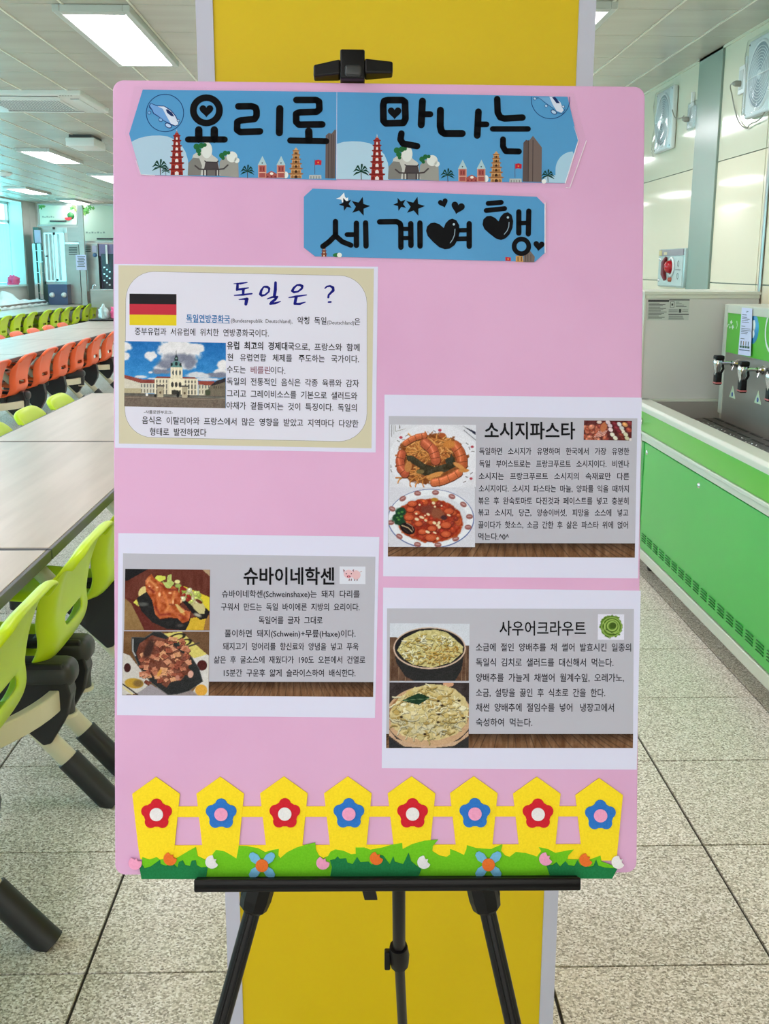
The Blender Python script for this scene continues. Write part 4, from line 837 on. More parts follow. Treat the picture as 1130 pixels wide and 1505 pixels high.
# ---- sheet 3: pork knuckle
T3 = zoomed(2.825, 165, 775)
s3 = recipe('recipe_sheet', [(174, 783.5), (557.5, 789), (551, 1055), (172, 1051)], 'recipe sheet of roast pork knuckle with a small pig picture, lower left on the board', T3, [(45, 108), (1092, 122), (1083, 704), (40, 697)],
    [(402, 640), (1084, 642), (1083, 704), (400, 699)], ('슈바이네학센', 545, 922, 202, 27.5, 0.022),
    [('슈바이네학센(Schweinshaxe)는  돼지  다리를', 455, 1027, 276, 12.0), ('구워서  만드는  독일  바이에른  지방의  요리이다.', 452, 1027, 330, 12.0), ('독일어를  글자  그대로', 608, 873, 385, 12.0), ('풀이하면  돼지(Schwein)+무릎(Haxe)이다.', 467, 1010, 440, 12.0),
     ('돼지고기  덩어리를  향신료와  양념을  넣고  푸욱', 460, 1022, 494, 12.0), ('삶은  후  굴소스에  재웠다가  190도  오븐에서  건열로', 422, 1050, 549, 12.0), ('15분간  구운후  얇게  슬라이스하여  배식한다.', 463, 1010, 604, 12.0)], 8)
ph = Photo(0, 0, (40, 38, 1095, 790), 8.43, 0.8); ph.fill((96, 46, 36), 14, 90, 3, sx=2, sy=0.5)
ph.poly([(40, 38), (330, 38), (60, 190), (40, 180)], (22, 22, 26)); ph.poly([(40, 400), (130, 470), (290, 790), (40, 790)], (138, 108, 68), 12, 60); ph.poly([(40, 380), (110, 440), (290, 790), (430, 790), (200, 430)], (92, 36, 30), 8)
ph.poly([(760, 240), (1095, 380), (1095, 560), (1000, 470)], (214, 196, 54), 6); ph.poly([(860, 640), (1070, 600), (1070, 790), (800, 790)], (206, 170, 50), 10); ph.poly([(1000, 38), (1095, 38), (1095, 120)], (176, 150, 120)); ph.poly([(1050, 620), (1095, 600), (1095, 790), (1020, 790)], (150, 110, 60), 8)
ph.ell(265, 320, 50, 74, (214, 196, 130), 0.1, 0.5); ph.poly([(150, 450), (185, 410), (225, 505)], (214, 206, 90))
ph.poly([(190, 395), (320, 310), (400, 360), (640, 600), (860, 560), (850, 690), (800, 790), (560, 770), (380, 690), (250, 560)], (30, 30, 32), 10, 30); ph.poly([(730, 330), (1060, 520), (1095, 560), (1060, 640), (980, 660), (900, 600), (760, 440)], (24, 22, 24), 6)
ph.poly([(720, 240), (860, 290), (960, 390), (1040, 500), (1030, 580), (960, 580), (860, 470), (700, 330)], (186, 178, 128), 30, 30); ph.blobs(30, (720, 260, 1000, 460), (14, 34), [(150, 168, 70), (206, 206, 170), (140, 40, 30), (190, 200, 110)], 3, 0.7)
ph.ell(770, 275, 40, 20, (136, 34, 28), 0.3, 0.4); ph.ell(960, 430, 46, 20, (96, 36, 26), 0.3, 0.5); ph.ell(960, 510, 80, 50, (196, 186, 136), 0.3, 0.6)
meat = [(290, 190), (330, 130), (370, 100), (400, 150), (470, 190), (560, 240), (660, 250), (720, 330), (750, 430), (720, 480), (790, 540), (860, 560), (840, 670), (760, 700), (700, 640), (600, 630), (480, 650), (420, 590), (380, 420), (300, 300)]
ph.poly([(x+4, y+14) for x, y in meat], (50, 20, 14)); ph.poly(meat, (176, 88, 48), 46, 60, 6)
for pts, w, c in (([(330, 160), (420, 240), (440, 300)], 30, (206, 132, 80)), ([(450, 330), (470, 470), (460, 580)], 44, (196, 104, 58)), ([(520, 330), (560, 430), (600, 540)], 30, (206, 118, 66)), ([(660, 300), (640, 400), (560, 540)], 28, (204, 124, 70)), ([(330, 260), (400, 320)], 26, (130, 46, 30)), ([(480, 230), (600, 290), (690, 290)], 20, (120, 44, 30)), ([(420, 500), (480, 600), (600, 590)], 26, (136, 50, 34)), ([(600, 470), (680, 480)], 20, (130, 58, 34)), ([(700, 520), (780, 590)], 24, (214, 150, 84)), ([(350, 140), (310, 220)], 16, (214, 140, 90)), ([(720, 600), (800, 650)], 22, (150, 64, 44))): ph.line(pts, w, c, 6)
ph.im += ((ph.noise(24, 12)[..., None]-0.5)*44)*ph.inside(meat)[..., None]
for x, y, a, b in ((440, 262, 14, 8), (345, 250, 12, 8), (470, 350, 16, 26), (600, 330, 20, 12), (640, 440, 10, 26), (740, 430, 10, 20)): ph.ell(x, y, a, b, (236, 186, 140), 0.8)
ph.poly([(410, 150), (440, 112), (540, 125), (545, 160), (470, 195)], (206, 214, 90), 8); ph.poly([(500, 190), (560, 200), (570, 110), (620, 100), (620, 180), (655, 205), (600, 275), (550, 265)], (176, 192, 110), 24, 20); ph.ell(690, 190, 34, 24, (222, 214, 150), 0.2); ph.ell(700, 240, 40, 26, (150, 170, 90), 0.4, 0, 1.0); ph.poly([(665, 470), (700, 470), (790, 560), (740, 580)], (206, 176, 110), 8)
ph.ell(270, 470, 60, 24, (84, 86, 84), 0.8); ph.ell(730, 730, 40, 20, (70, 66, 66), 0.8); ph.ell(950, 600, 50, 20, (170, 166, 150), 0.8, 0.3, 1)
ph.grain(9).build('roast_knuckle_photograph', s3, BASE, 4, T3([(54, 172), (406, 176), (404, 428), (50, 427)]))
ph = Photo(0, 0, (30, 32, 1085, 815), 8.31, 0.8); ph.fill((110, 78, 48), 20, 120, 5)
ph.poly([(30, 300), (110, 330), (380, 670), (220, 790), (30, 815)], (196, 192, 190), 8); ph.poly([(880, 350), (1085, 300), (1085, 815), (860, 815), (1000, 600)], (206, 204, 204), 8); ph.poly([(520, 60), (740, 32), (1060, 310), (900, 360)], (208, 196, 110), 10); ph.poly([(740, 34), (1085, 34), (1085, 330), (1000, 260)], (104, 76, 54), 10)
ph.ell(600, 900, 400, 200, (140, 130, 134), 0.1); ph.poly([(210, 790), (380, 680), (570, 810), (230, 815)], (150, 144, 154)); ph.line([(30, 680), (120, 740), (220, 815)], 16, (38, 30, 26)); ph.line([(40, 720), (150, 800)], 22, (206, 196, 150))
for c in ((690, 100, 90, 36, -0.25), (780, 170, 80, 36, -0.3)): ph.ringe(c[0], c[1], c[2], c[3], 12, (34, 30, 26), c[4])
ph.line([(780, 230), (900, 190), (960, 170)], 20, (70, 62, 54)); ph.ell(85, 480, 42, 56, (60, 26, 26), 0.1); ph.ell(170, 670, 115, 62, (180, 144, 50), 0.15, 0.1); ph.ell(220, 670, 60, 44, (122, 96, 50), 0.6); ph.ell(1000, 445, 62, 64, (72, 26, 26), 0.1); ph.ell(992, 750, 74, 70, (214, 160, 64), 0.1)
dish = [(130, 105), (290, 110), (400, 36), (490, 40), (760, 220), (880, 360), (960, 480), (1010, 640), (840, 760), (700, 800), (590, 810), (380, 660), (220, 450), (135, 260)]
ph.poly(dish, (38, 40, 42), 8, 40); ph.line(dish+[dish[0]], 7, (80, 84, 86)); ph.line([(145, 130), (150, 280), (180, 330)], 14, (170, 172, 176))
gm = np.random.RandomState(4); MC = [(176, 110, 84), (150, 82, 62), (196, 136, 108), (130, 66, 50), (206, 150, 112), (112, 58, 46)]
mp = [(190, 300), (230, 180), (380, 80), (480, 110), (590, 140), (690, 240), (850, 380), (830, 480), (880, 520), (880, 600), (800, 560), (740, 640), (640, 620), (570, 720), (470, 650), (380, 560), (250, 460)]
ph.poly(mp, (110, 62, 48), 30, 40)
for k in range(115):
    x, y = gm.uniform(190, 880), gm.uniform(90, 710)
    c = np.array(MC[gm.randint(6)], float); a = gm.uniform(0, 3.1); r = gm.uniform(30, 62); q = [(x+r*math.cos(a+t), y+r*0.75*math.sin(a+t)) for t in (0, 1.3+gm.uniform(-.3, .3), 2.9, 4.4+gm.uniform(-.4, .4))]
    if ((x-540)*0.62+(y-390)*0.78)**2/250**2 + ((x-540)*-0.78+(y-390)*0.62)**2/300**2 > 1.25: continue
    ph.poly([(u+2, v+8) for u, v in q], c*0.42); ph.poly(q, c, 26, 20, k); ph.line([q[0], q[1]], 5, np.minimum(c*1.25, 255))
ph.ell(340, 250, 50, 120, (60, 36, 32), 0.5, 0.4, 0.6); ph.ell(860, 555, 34, 44, (206, 160, 146), 0.15, 0.2); ph.ell(700, 600, 26, 34, (186, 128, 112), 0.3); ph.ell(480, 540, 20, 50, (206, 150, 70), 0.5, 0.5)
ph.grain(10).build('sliced_pork_photograph', s3, BASE, 5, T3([(48, 431), (403, 433), (401, 698), (42, 696)]))
pr = Print(BASE); tp = zoomed(18.83, 490, 825)
pr.poly(tp([(170, 140), (885, 142), (885, 628), (168, 622)]), (216, 220, 238), 3)
pk = (224, 184, 194); pr.disc(tp([(625, 375)])[0], 6.5, pk, 4, ry=6.8); pr.disc(tp([(420, 350)])[0], 7.2, (226, 186, 198), 5, ry=6.2)
for p_ in ([(262, 210), (320, 250), (285, 320)], [(570, 208), (520, 250), (560, 300)]): pr.poly(tp(p_), (150, 110, 124), 6)
for x in (355, 495): pr.disc(tp([(x, 342)])[0], 0.95, (44, 34, 44), 7, n=12)
pr.disc(tp([(420, 415)])[0], 2.7, (214, 130, 146), 7, ry=2.1); pr.disc(tp([(388, 425)])[0], 0.8, (84, 26, 40), 8, n=10); pr.disc(tp([(456, 425)])[0], 0.8, (84, 26, 40), 8, n=10)
for x in (432, 490, 582, 652): pr.stroke(tp([(x+8, 490), (x, 530)]), 1.5, (146, 112, 124), 4)
pr.stroke(tp([(735, 300), (770, 270), (780, 290)]), 0.9, (190, 160, 170), 4)
pr.build('pig_picture', s3)

# ---- sheet 4: sauerkraut
T4 = zoomed(2.897, 555, 850)
s4 = recipe('recipe_sheet', [(563, 863.5), (941.5, 868), (935.5, 1131), (561, 1129)], 'recipe sheet of sauerkraut with a green cabbage picture, lower right on the board', T4, [(40, 128), (1090, 130), (1086, 722), (36, 722)],
    [(36, 662), (1087, 662), (1086, 722), (36, 722)], ('사우어크라우트', 518, 886, 212, 23.5, 0.012),
    [('소금에  절인  양배추를  채  썰어  발효시킨  일종의', 418, 1078, 293, 13.2), ('독일식  김치로  샐러드를  대신해서  먹는다.', 418, 1003, 357, 13.2), ('양배추를  가늘게  채썰어  월계수잎,  오레가노,', 418, 1048, 422, 13.2), ('소금,  설탕을  끓인  후  식초로  간을  한다.', 418, 968, 486, 13.2),
     ('채썬  양배추에  절임수를  넣어   냉장고에서', 418, 1005, 549, 13.2), ('숙성하여  먹는다.', 418, 658, 612, 13.2)], 11)
ph = Photo(0, 0, (42, 32, 1090, 802), 8.97, 0.8); ph.fill((206, 212, 228), 4); ph.poly([(42, 215), (150, 220), (150, 802), (42, 802)], (96, 70, 54), 22, 60, 3); ph.poly([(1000, 320), (1090, 320), (1090, 802), (42, 802), (42, 600)], (94, 68, 54), 22, 60, 3)
for x in (60, 170, 260, 1000, 1050): ph.line([(x, 330), (x-10, 802)], 6, (150, 124, 100))
ph.poly([(95, 330), (130, 560), (250, 740), (380, 802), (900, 802), (990, 650), (1035, 340)], (38, 38, 40), 4, 50); ph.ell(566, 360, 476, 278, (206, 180, 164), 0.01); ph.ell(566, 358, 458, 262, (28, 26, 30), 0.015)
kr = [(140, 390), (230, 230), (430, 130), (640, 115), (790, 150), (900, 240), (1005, 340), (1000, 420), (850, 550), (600, 620), (350, 580), (230, 500)]
ph.poly(kr, (196, 186, 130), 30, 26, 3)
kc = [(226, 224, 194), (210, 200, 146), (196, 176, 100), (222, 216, 170), (184, 156, 80), (234, 232, 210)]; gk = np.random.RandomState(8)
for k in range(260):
    a, q = gk.uniform(0, 6.28), math.sqrt(gk.rand()); x, y = 570+q*395*math.cos(a), 372+q*205*math.sin(a); c = np.array(kc[gk.randint(6)], float)
    if x > 520 and y > 330: c = c*np.array((0.92, 0.82, 0.62))
    h = gk.uniform(0, 3.14); L = gk.uniform(14, 34); p_ = [(x-L*math.cos(h), y-L*math.sin(h)*0.7), (x+gk.uniform(-8, 8), y+gk.uniform(-8, 8)), (x+L*math.cos(h+0.5), y+L*math.sin(h+0.5)*0.7)]; ph.line([(u+2, v+9) for u, v in p_], 17, c*0.5); ph.line(p_, 15, c, 2)
ph.grain(9).build('sauerkraut_bowl_photograph', s4, BASE, 4, T4([(52, 191), (391, 193), (389, 438), (50, 438)]))
ph = Photo(0, 0, (58, 34, 1088, 880), 8.83, 0.8); ph.fill((54, 46, 48), 18, 80, 4); ph.ell(573, 470, 560, 395, (196, 160, 128), 0.01); ph.im += ((ph.noise(26, 7, sy=3)[..., None]-0.5)*26)*(ph.im[..., :1] > 150); ph.ell(573, 440, 520, 330, (150, 108, 70), 0.02); ph.ell(820, 50, 70, 36, (206, 156, 126), 0.1)
ph.poly([(58, 640), (150, 760), (400, 840), (700, 850), (960, 780), (1088, 660), (1088, 720), (900, 850), (600, 880), (250, 860), (58, 720)], (196, 164, 138), 14, 30); ph.poly([(58, 740), (200, 850), (400, 880), (58, 880)], (40, 40, 46)); ph.poly([(850, 880), (1088, 740), (1088, 880)], (44, 42, 46))
cb = [(60, 420), (180, 230), (340, 120), (560, 50), (720, 60), (900, 110), (1040, 230), (1086, 380), (1060, 560), (930, 700), (700, 780), (480, 780), (230, 720), (90, 600)]
ph.poly(cb, (206, 190, 140), 26, 40, 9); ck = [(224, 214, 176), (212, 198, 146), (198, 176, 112), (230, 224, 194), (186, 158, 92)]
for k in range(300):
    a, q = gk.uniform(0, 6.28), math.sqrt(gk.rand()); x, y = 560+q*470*math.cos(a), 430+q*330*math.sin(a); c = np.array(ck[gk.randint(5)], float)*(1.0 if y < 480 else 0.9); h = gk.uniform(0, 6.28)
    if x < 500 and y > 250 and k % 2 or k % 7 == 0:
        r = gk.uniform(28, 58); q_ = [(x+r*gk.uniform(0.6, 1.2)*math.cos(h+t), y+r*gk.uniform(0.4, 0.9)*math.sin(h+t)) for t in (0, 0.9, 1.7, 2.6, 3.6, 4.4, 5.4)]; ph.poly([(u+3, v+8) for u, v in q_], c*0.72); ph.poly(q_, c, 10, 20, k)
    else:
        p_ = [(x, y)]
        for i in range(3): h += gk.uniform(-0.9, 0.9); p_.append((p_[-1][0]+34*math.cos(h), p_[-1][1]+26*math.sin(h)))
        ph.line([(u+2, v+9) for u, v in p_], 15, c*0.55); ph.line(p_, 14, c, 2)
ph.poly([(225, 266), (320, 215), (430, 172), (510, 188), (580, 228), (520, 270), (440, 320), (320, 295)], (26, 56, 36), 10, 40); ph.line([(240, 264), (420, 250), (575, 240)], 5, (120, 150, 110))
for x, y in ((690, 272), (740, 330), (690, 545), (960, 265), (1020, 490), (520, 700), (215, 478), (700, 445)): ph.ell(x, y, 20, 14, (52, 36, 22), 0.4)
ph.grain(9).build('cabbage_salad_photograph', s4, BASE, 5, T4([(50, 443), (389, 445), (387, 722), (48, 722)]))
ph = Photo(0, 0, (168, 148, 968, 930), 20.5, 0.7); ph.fill((222, 222, 244)); ph.ell(570, 520, 345, 350, (92, 126, 44), 0.05, 0, 0.3, 3); ph.im += ((ph.noise(90, 3)[..., None]-0.5)*70)*((ph.X-570)**2+(ph.Y-520)**2 < 340**2)[..., None]
for r, w, c in ((300, 22, (140, 172, 86)), (255, 16, (60, 92, 22)), (215, 30, (150, 180, 92)), (170, 20, (58, 88, 20)), (140, 34, (160, 190, 100))): ph.ringe(620-r*0.1, 490+r*0.15, r, r*0.95, w, c)
ph.ell(630, 490, 100, 92, (66, 92, 30), 0.2); ph.line([(430, 620), (560, 700), (700, 770)], 34, (60, 84, 36), 6); ph.line([(440, 640), (570, 720), (690, 740)], 12, (176, 200, 116), 3); ph.line([(340, 400), (380, 500), (350, 640)], 20, (176, 204, 120), 4); ph.line([(820, 560), (800, 680), (700, 740)], 26, (150, 182, 92), 6)
ph.grain(6).build('cabbage_picture', s4, BASE, 4, T4([(937, 152), (1049, 153), (1048, 262), (936, 261)]))

# ================================================================== felt picket fence with flowers
FB = 0.0004
def felt(pts, name, parent, col, lift, th=0.0012, smooth_n=0, **k):
    P = Bmany(pts, FB+lift+th); Q = Bmany(pts, FB+lift-0.0002); return MB().slab(P, Q).build(name, felt_mat(col), parent, bevel=0.0003, **k)
_fm = {}
def felt_mat(c):
    if c not in _fm:
        c2 = tuple(min(255, x+4) for x in c); _fm[c] = noisy('felt %d %d %d' % c, tuple(max(0, x-4) for x in c), c2, 500, 0.95, bump=0.05)
    return _fm[c]
YF, RF, BF, WF, PF, OF_, LG, DG, SK = (250, 220, 30), (206, 22, 44), (40, 116, 204), (232, 230, 236), (240, 160, 200), (232, 112, 40), (110, 196, 20), (14, 120, 66), (116, 184, 226)
fence = thing('felt_fence', 'yellow felt picket fence with flowers and grass along the bottom of the pink board', 'wall decoration', tuple(B(555, 1240, 0)))
tops = [(229.7, 1141.2), (323.9, 1141), (417.3, 1140.5), (511.2, 1140.5), (604.6, 1140.5), (696, 1140.3), (788.5, 1141), (880, 1143)]
felt([(240, 1184.8), (870, 1184.5), (870, 1199.5), (240, 1200.6)], 'rail', fence, YF, 0); felt([(232, 1242), (884, 1240), (884, 1262), (232, 1264)], 'rail', fence, YF, 0)
for k, (x, y) in enumerate(tops):
    felt([(x, y), (x+35, y+25), (x+27, y+105), (x+25.5, y+121), (x-23, y+121), (x-26, y+105), (x-35, y+25)], 'picket', fence, YF, 0.0004)
    col, cc = ((RF, WF) if k % 2 == 0 else (BF, PF)); cy = y+54.5; cx = x+(1.5 if k else 1)
    pts = []
    for i in range(5):
        a = -math.pi/2+i*2*math.pi/5
        for t in np.linspace(-1.05, 1.05, 9): w = t*1.25; pts.append((cx+14.4*math.cos(a)+8.9*math.cos(a+w), cy+14.0*math.sin(a)+8.9*math.sin(a+w)))
    fl = felt(pts, 'flower', fence, col, 0.0016); felt([(cx+9.8*math.cos(t), cy+9.6*math.sin(t)) for t in np.linspace(0, 6.28, 29)[:-1]], 'flower_centre', fl, cc, 0.0029)
g7, g8 = zoomed(2.825, 160, 1120), zoomed(2.756, 540, 1120)
lg = g7([(140, 392), (170, 402), (200, 392), (215, 404), (240, 395), (262, 406), (290, 392), (330, 368), (362, 350), (370, 388), (392, 398), (412, 410), (436, 374), (446, 362), (480, 368), (510, 385), (530, 398), (536, 370), (540, 345), (575, 347), (620, 356), (650, 372), (680, 362), (706, 358), (704, 385), (712, 396), (740, 372), (780, 352), (820, 340), (857, 332), (860, 362), (872, 385), (890, 396), (910, 388), (920, 370), (940, 360), (975, 366), (1005, 380), (1025, 378), (1024, 352), (1060, 352), (1085, 362)]) + g8([(60, 344), (100, 332), (140, 325), (142, 350), (180, 330), (230, 316), (286, 312), (264, 338), (262, 358), (290, 376), (320, 382), (334, 372), (334, 350), (366, 362), (390, 374), (400, 350), (402, 334), (440, 346), (500, 350), (546, 330), (540, 356), (556, 376), (575, 382), (600, 362), (640, 366), (685, 380), (702, 358), (692, 342), (730, 350), (760, 366), (800, 358), (834, 352), (812, 376), (808, 392), (850, 392), (900, 392), (942, 376), (946, 400), (985, 414), (1008, 424), (990, 468)]) + g7([(135, 482)])
felt(lg, 'light_grass', fence, LG, 0.0009)
felt(g7([(128, 432), (138, 418), (150, 438), (176, 430), (214, 402), (216, 420), (240, 428), (262, 412), (286, 434), (292, 412), (308, 404), (318, 424), (338, 428), (345, 406), (362, 404), (366, 424), (384, 434), (412, 432), (404, 482), (138, 482)]), 'dark_grass', fence, DG, 0.0018)
felt(g7([(926, 432), (918, 404), (938, 400), (950, 388), (958, 398), (985, 396), (990, 414), (1012, 420), (1030, 390), (1044, 412), (1078, 410), (1092, 424)]) + g8([(40, 386), (48, 372), (64, 376), (90, 410), (104, 378), (110, 400), (144, 410), (166, 364), (176, 398), (190, 410), (218, 430), (202, 467)]) + g7([(918, 478)]), 'dark_grass', fence, DG, 0.0018)
felt(g8([(722, 412), (748, 414), (764, 402), (778, 420), (800, 398), (812, 414), (836, 418), (848, 394), (860, 416), (886, 414), (894, 422), (912, 418), (924, 392), (932, 416), (958, 424), (1010, 428), (988, 469), (740, 468)]), 'dark_grass', fence, DG, 0.0018)
def tulip(c, col, rot):
    x, y = c; pts = [(x+9.8*math.cos(a), y+9.6*math.sin(a)) for a in np.linspace(rot-0.95+6.28-5.0+0.6, rot+6.28-0.35, 22)]
    arc = [(x+9.8*math.cos(rot+0.95+t), y+9.6*math.sin(rot+0.95+t)) for t in np.linspace(0, 4.38, 22)]
    c2 = [(x+r_*math.cos(rot+a_), y+r_*math.sin(rot+a_)) for r_, a_ in ((5.6, -0.62), (5.2, -0.4), (7.8, -0.05), (5.0, 0.35), (5.4, 0.6))]
    felt(arc+c2, 'tulip', fence, col, 0.003)
for c, col, rot in ((g7([(112, 415)])[0], PF, -1.2), (g7([(257, 397)])[0], OF_, -0.9), (g7([(430, 410)])[0], WF, -0.5), (g7([(889, 414)])[0], PF, -1.0), (g8([(36, 385)])[0], OF_, -0.8), (g8([(228, 401)])[0], WF, -0.6), (g8([(720, 388)])[0], PF, -0.6), (g8([(882, 392)])[0], OF_, -0.6), (g8([(1012, 401)])[0], WF, -0.5)): tulip(c, col, rot)
for c in (g7([(637, 424)])[0], g8([(488, 410)])[0]):
    pts = []
    for i in range(4):
        a = math.pi/4+i*math.pi/2
        for r, t in ((8, -0.62), (17, -0.42), (24, -0.18), (25.5, 0), (24, 0.18), (17, 0.42), (8, 0.62)): pts.append((c[0]+r*0.98*math.cos(a+t), c[1]+r*0.98*math.sin(a+t)))
    fl = felt(pts, 'blue_flower', fence, SK, 0.003); felt([(c[0]+9.4*math.cos(t), c[1]+9.4*math.sin(t)) for t in np.linspace(0, 6.28, 25)[:-1]], 'flower_centre', fl, OF_, 0.0042)

# ================================================================== black telescopic easel
ez = thing('easel', 'black telescopic tripod easel holding the pink board', 'easel', (0.03, 1.3, 0))
def P_(px, py, off):                                     # point of the plane parallel to the board at that offset
    d = (px-IW/2)/FPX*RC[0]-(py-IH/2)/FPX*RC[1]+RC[2]; return Vector(CAM+d*((TB+BN*off-CAM)@BN)/(d@BN))
def on_board(u, v, off): return Vector(bp(u, v, off))
u0, _ = buv(289, 1298); u1, _ = buv(848, 1298)
FR = Matrix((( *BU, 0), (*BN, 0), (*BV, 0), (0, 0, 0, 1))).to_3x3().transposed().to_4x4()     # board frame: x=u, y=towards viewer, z=v
FR.translation = Vector(TB)
led = MB(); vb = -0.4515
led.rbox(u0, u1, -0.03, 0.022, vb-0.009, vb, 0.002, FR); led.rbox(u0, u1, 0.016, 0.022, vb-0.011, vb+0.0035, 0.002, FR)
led.build('ledge', M['black'], ez)
# central mast behind the board, with the top clamp
_, v_top = buv(518, 78)
m = MB(); m.tube([on_board(-0.012, -0.02, -0.022), on_board(-0.014, 0.44, -0.022)], 0.0095, 14).build('mast', M['black_metal'], ez)
def uv_(x, y): return buv(x, y)
ua, va = uv_(500, 96); ub, _ = uv_(536, 96)
cl = MB().rbox(ua, ub, -0.03, 0.012, uv_(518, 118)[1]-0.002, uv_(518, 78)[1], 0.002, FR).build('top_clamp', M['black'], ez)
for (xa, ya), (xb, yb), h0, h1 in (((500, 103), (461, 107.5), 0.0082, 0.0066), ((536, 102), (577, 102.5), 0.0082, 0.0066)):
    a, b = uv_(xa, ya), uv_(xb, yb); w = MB(); sgn = 1
    w.slab([on_board(a[0], a[1]+h0, 0.012), on_board(b[0], b[1]+h1, 0.008), on_board(b[0], b[1]-h1, 0.008), on_board(a[0], a[1]-h0, 0.012)],
           [on_board(a[0], a[1]+h0, -0.012), on_board(b[0], b[1]+h1, -0.008), on_board(b[0], b[1]-h1, -0.008), on_board(a[0], a[1]-h0, -0.012)])
    w.build('clamp_arm', M['black'], ez, bevel=0.002)
a = uv_(519, 111); MB().rbox(a[0]-0.0095, a[0]+0.0095, 0.011, 0.017, a[1]-0.006, a[1]+0.006, 0.003, FR).build('clamp_pad', M['hinge'], ez)
# hub and legs
hub_u, hub_v = uv_(556, 650); hub = on_board(hub_u, hub_v, -0.03)
MB().lathe([(0.001, -0.035), (0.026, -0.035), (0.03, -0.02), (0.03, 0.02), (0.024, 0.035), (0.001, 0.035)], hub, tuple(BV)).build('hub', M['black'], ez)
for (xa, ya), (xb, yb) in (((380, 1306), (325, 1505)), ((709, 1306), (754, 1505))):
    A = P_(xa, ya, -0.03); Bp = P_(xb, yb, -0.03); d = (Bp-A).normalized(); foot = A+d*((A.z-0.012)/-d.z)
    kn = A+d*0.002
    MB().tube([hub+d*0.02, kn], 0.0095, 14, squash=(1, 1)).build('upper_leg', M['black_metal'], ez)
    c = MB(); c.tube([A-d*0.055, A-d*0.01, A+d*0.012, A+d*0.024, A+d*0.028], [0.015, 0.0185, 0.0185, 0.0165, 0.012], 8, smooth=False).build('leg_collar', M['black'], ez)
    sd_ = 1 if xa < 500 else -1; sv = Vector(BU)*sd_*-1
    c = MB(); q = A+sv*0.014-d*0.01; c.tube([q-d*0.022, q+d*0.018], [0.007, 0.0055], 8).build('collar_lever', M['black'], ez)
    lg_ = MB().tube([A, foot], 0.0098, 4 if False else 16, squash=(1, 0.8)).build('leg', M['black_metal'], ez)
    g = MB(); s_ = d.cross(Vector(BN)).normalized()
    for q in (-0.0035, 0.0035): g.tube([A+s_*q+Vector(BN)*0.0078, foot+s_*q+Vector(BN)*0.0078], 0.0012, 5)
    g.build('leg_rib', M['black'], ez)
    MB().tube([foot-d*0.03, foot], [0.013, 0.015], 14).build('rubber_foot', M['sleeve'], ez)
rA = Vector((at(586, 1306, 1, 1.27))); rC = Vector(at(586.5, 1407, 1, 1.33)); rB = Vector(at(591.5, 1505, 1, 1.392)); d = (rB-rC).normalized(); foot = rB+d*((rB.z-0.01)/-d.z)
top = hub+Vector((0, 0.025, -0.02))
MB().tube([top, rA, rC], 0.0088, 14).build('rear_leg', M['black_metal'], ez)
MB().tube([rC, foot], 0.0072, 14).build('lower_rear_leg', M['black_metal'], ez)
MB().tube([foot-d*0.03, foot], [0.011, 0.013], 12).build('rubber_foot', M['sleeve'], ez)
c = MB().tube([rC-d*0.026, rC-d*0.005, rC+d*0.016], [0.0125, 0.0145, 0.013], 12).build('clamp_collar', M['black'], ez)
MB().rbox(-0.004, 0.004, -0.006, 0.006, -0.014, 0.014, 0.002, Matrix.Translation(rC+Vector((-0.0165, -0.004, -0.0)))).build('clamp_lever', M['black'], ez)
a, b = P_(537, 1300, -0.024), P_(544, 1323, -0.024); MB().slab([a+Vector((-0.0085, 0, 0.01)), a+Vector((0.0075, 0, 0.01)), b+Vector((0.0085, 0, 0)), b+Vector((-0.0065, 0, 0))], [v+Vector((0, 0.006, 0)) for v in (a+Vector((-0.0085, 0, 0.01)), a+Vector((0.0075, 0, 0.01)), b+Vector((0.0085, 0, 0)), b+Vector((-0.0065, 0, 0)))]).build('ledge_hook', M['black'], ez)

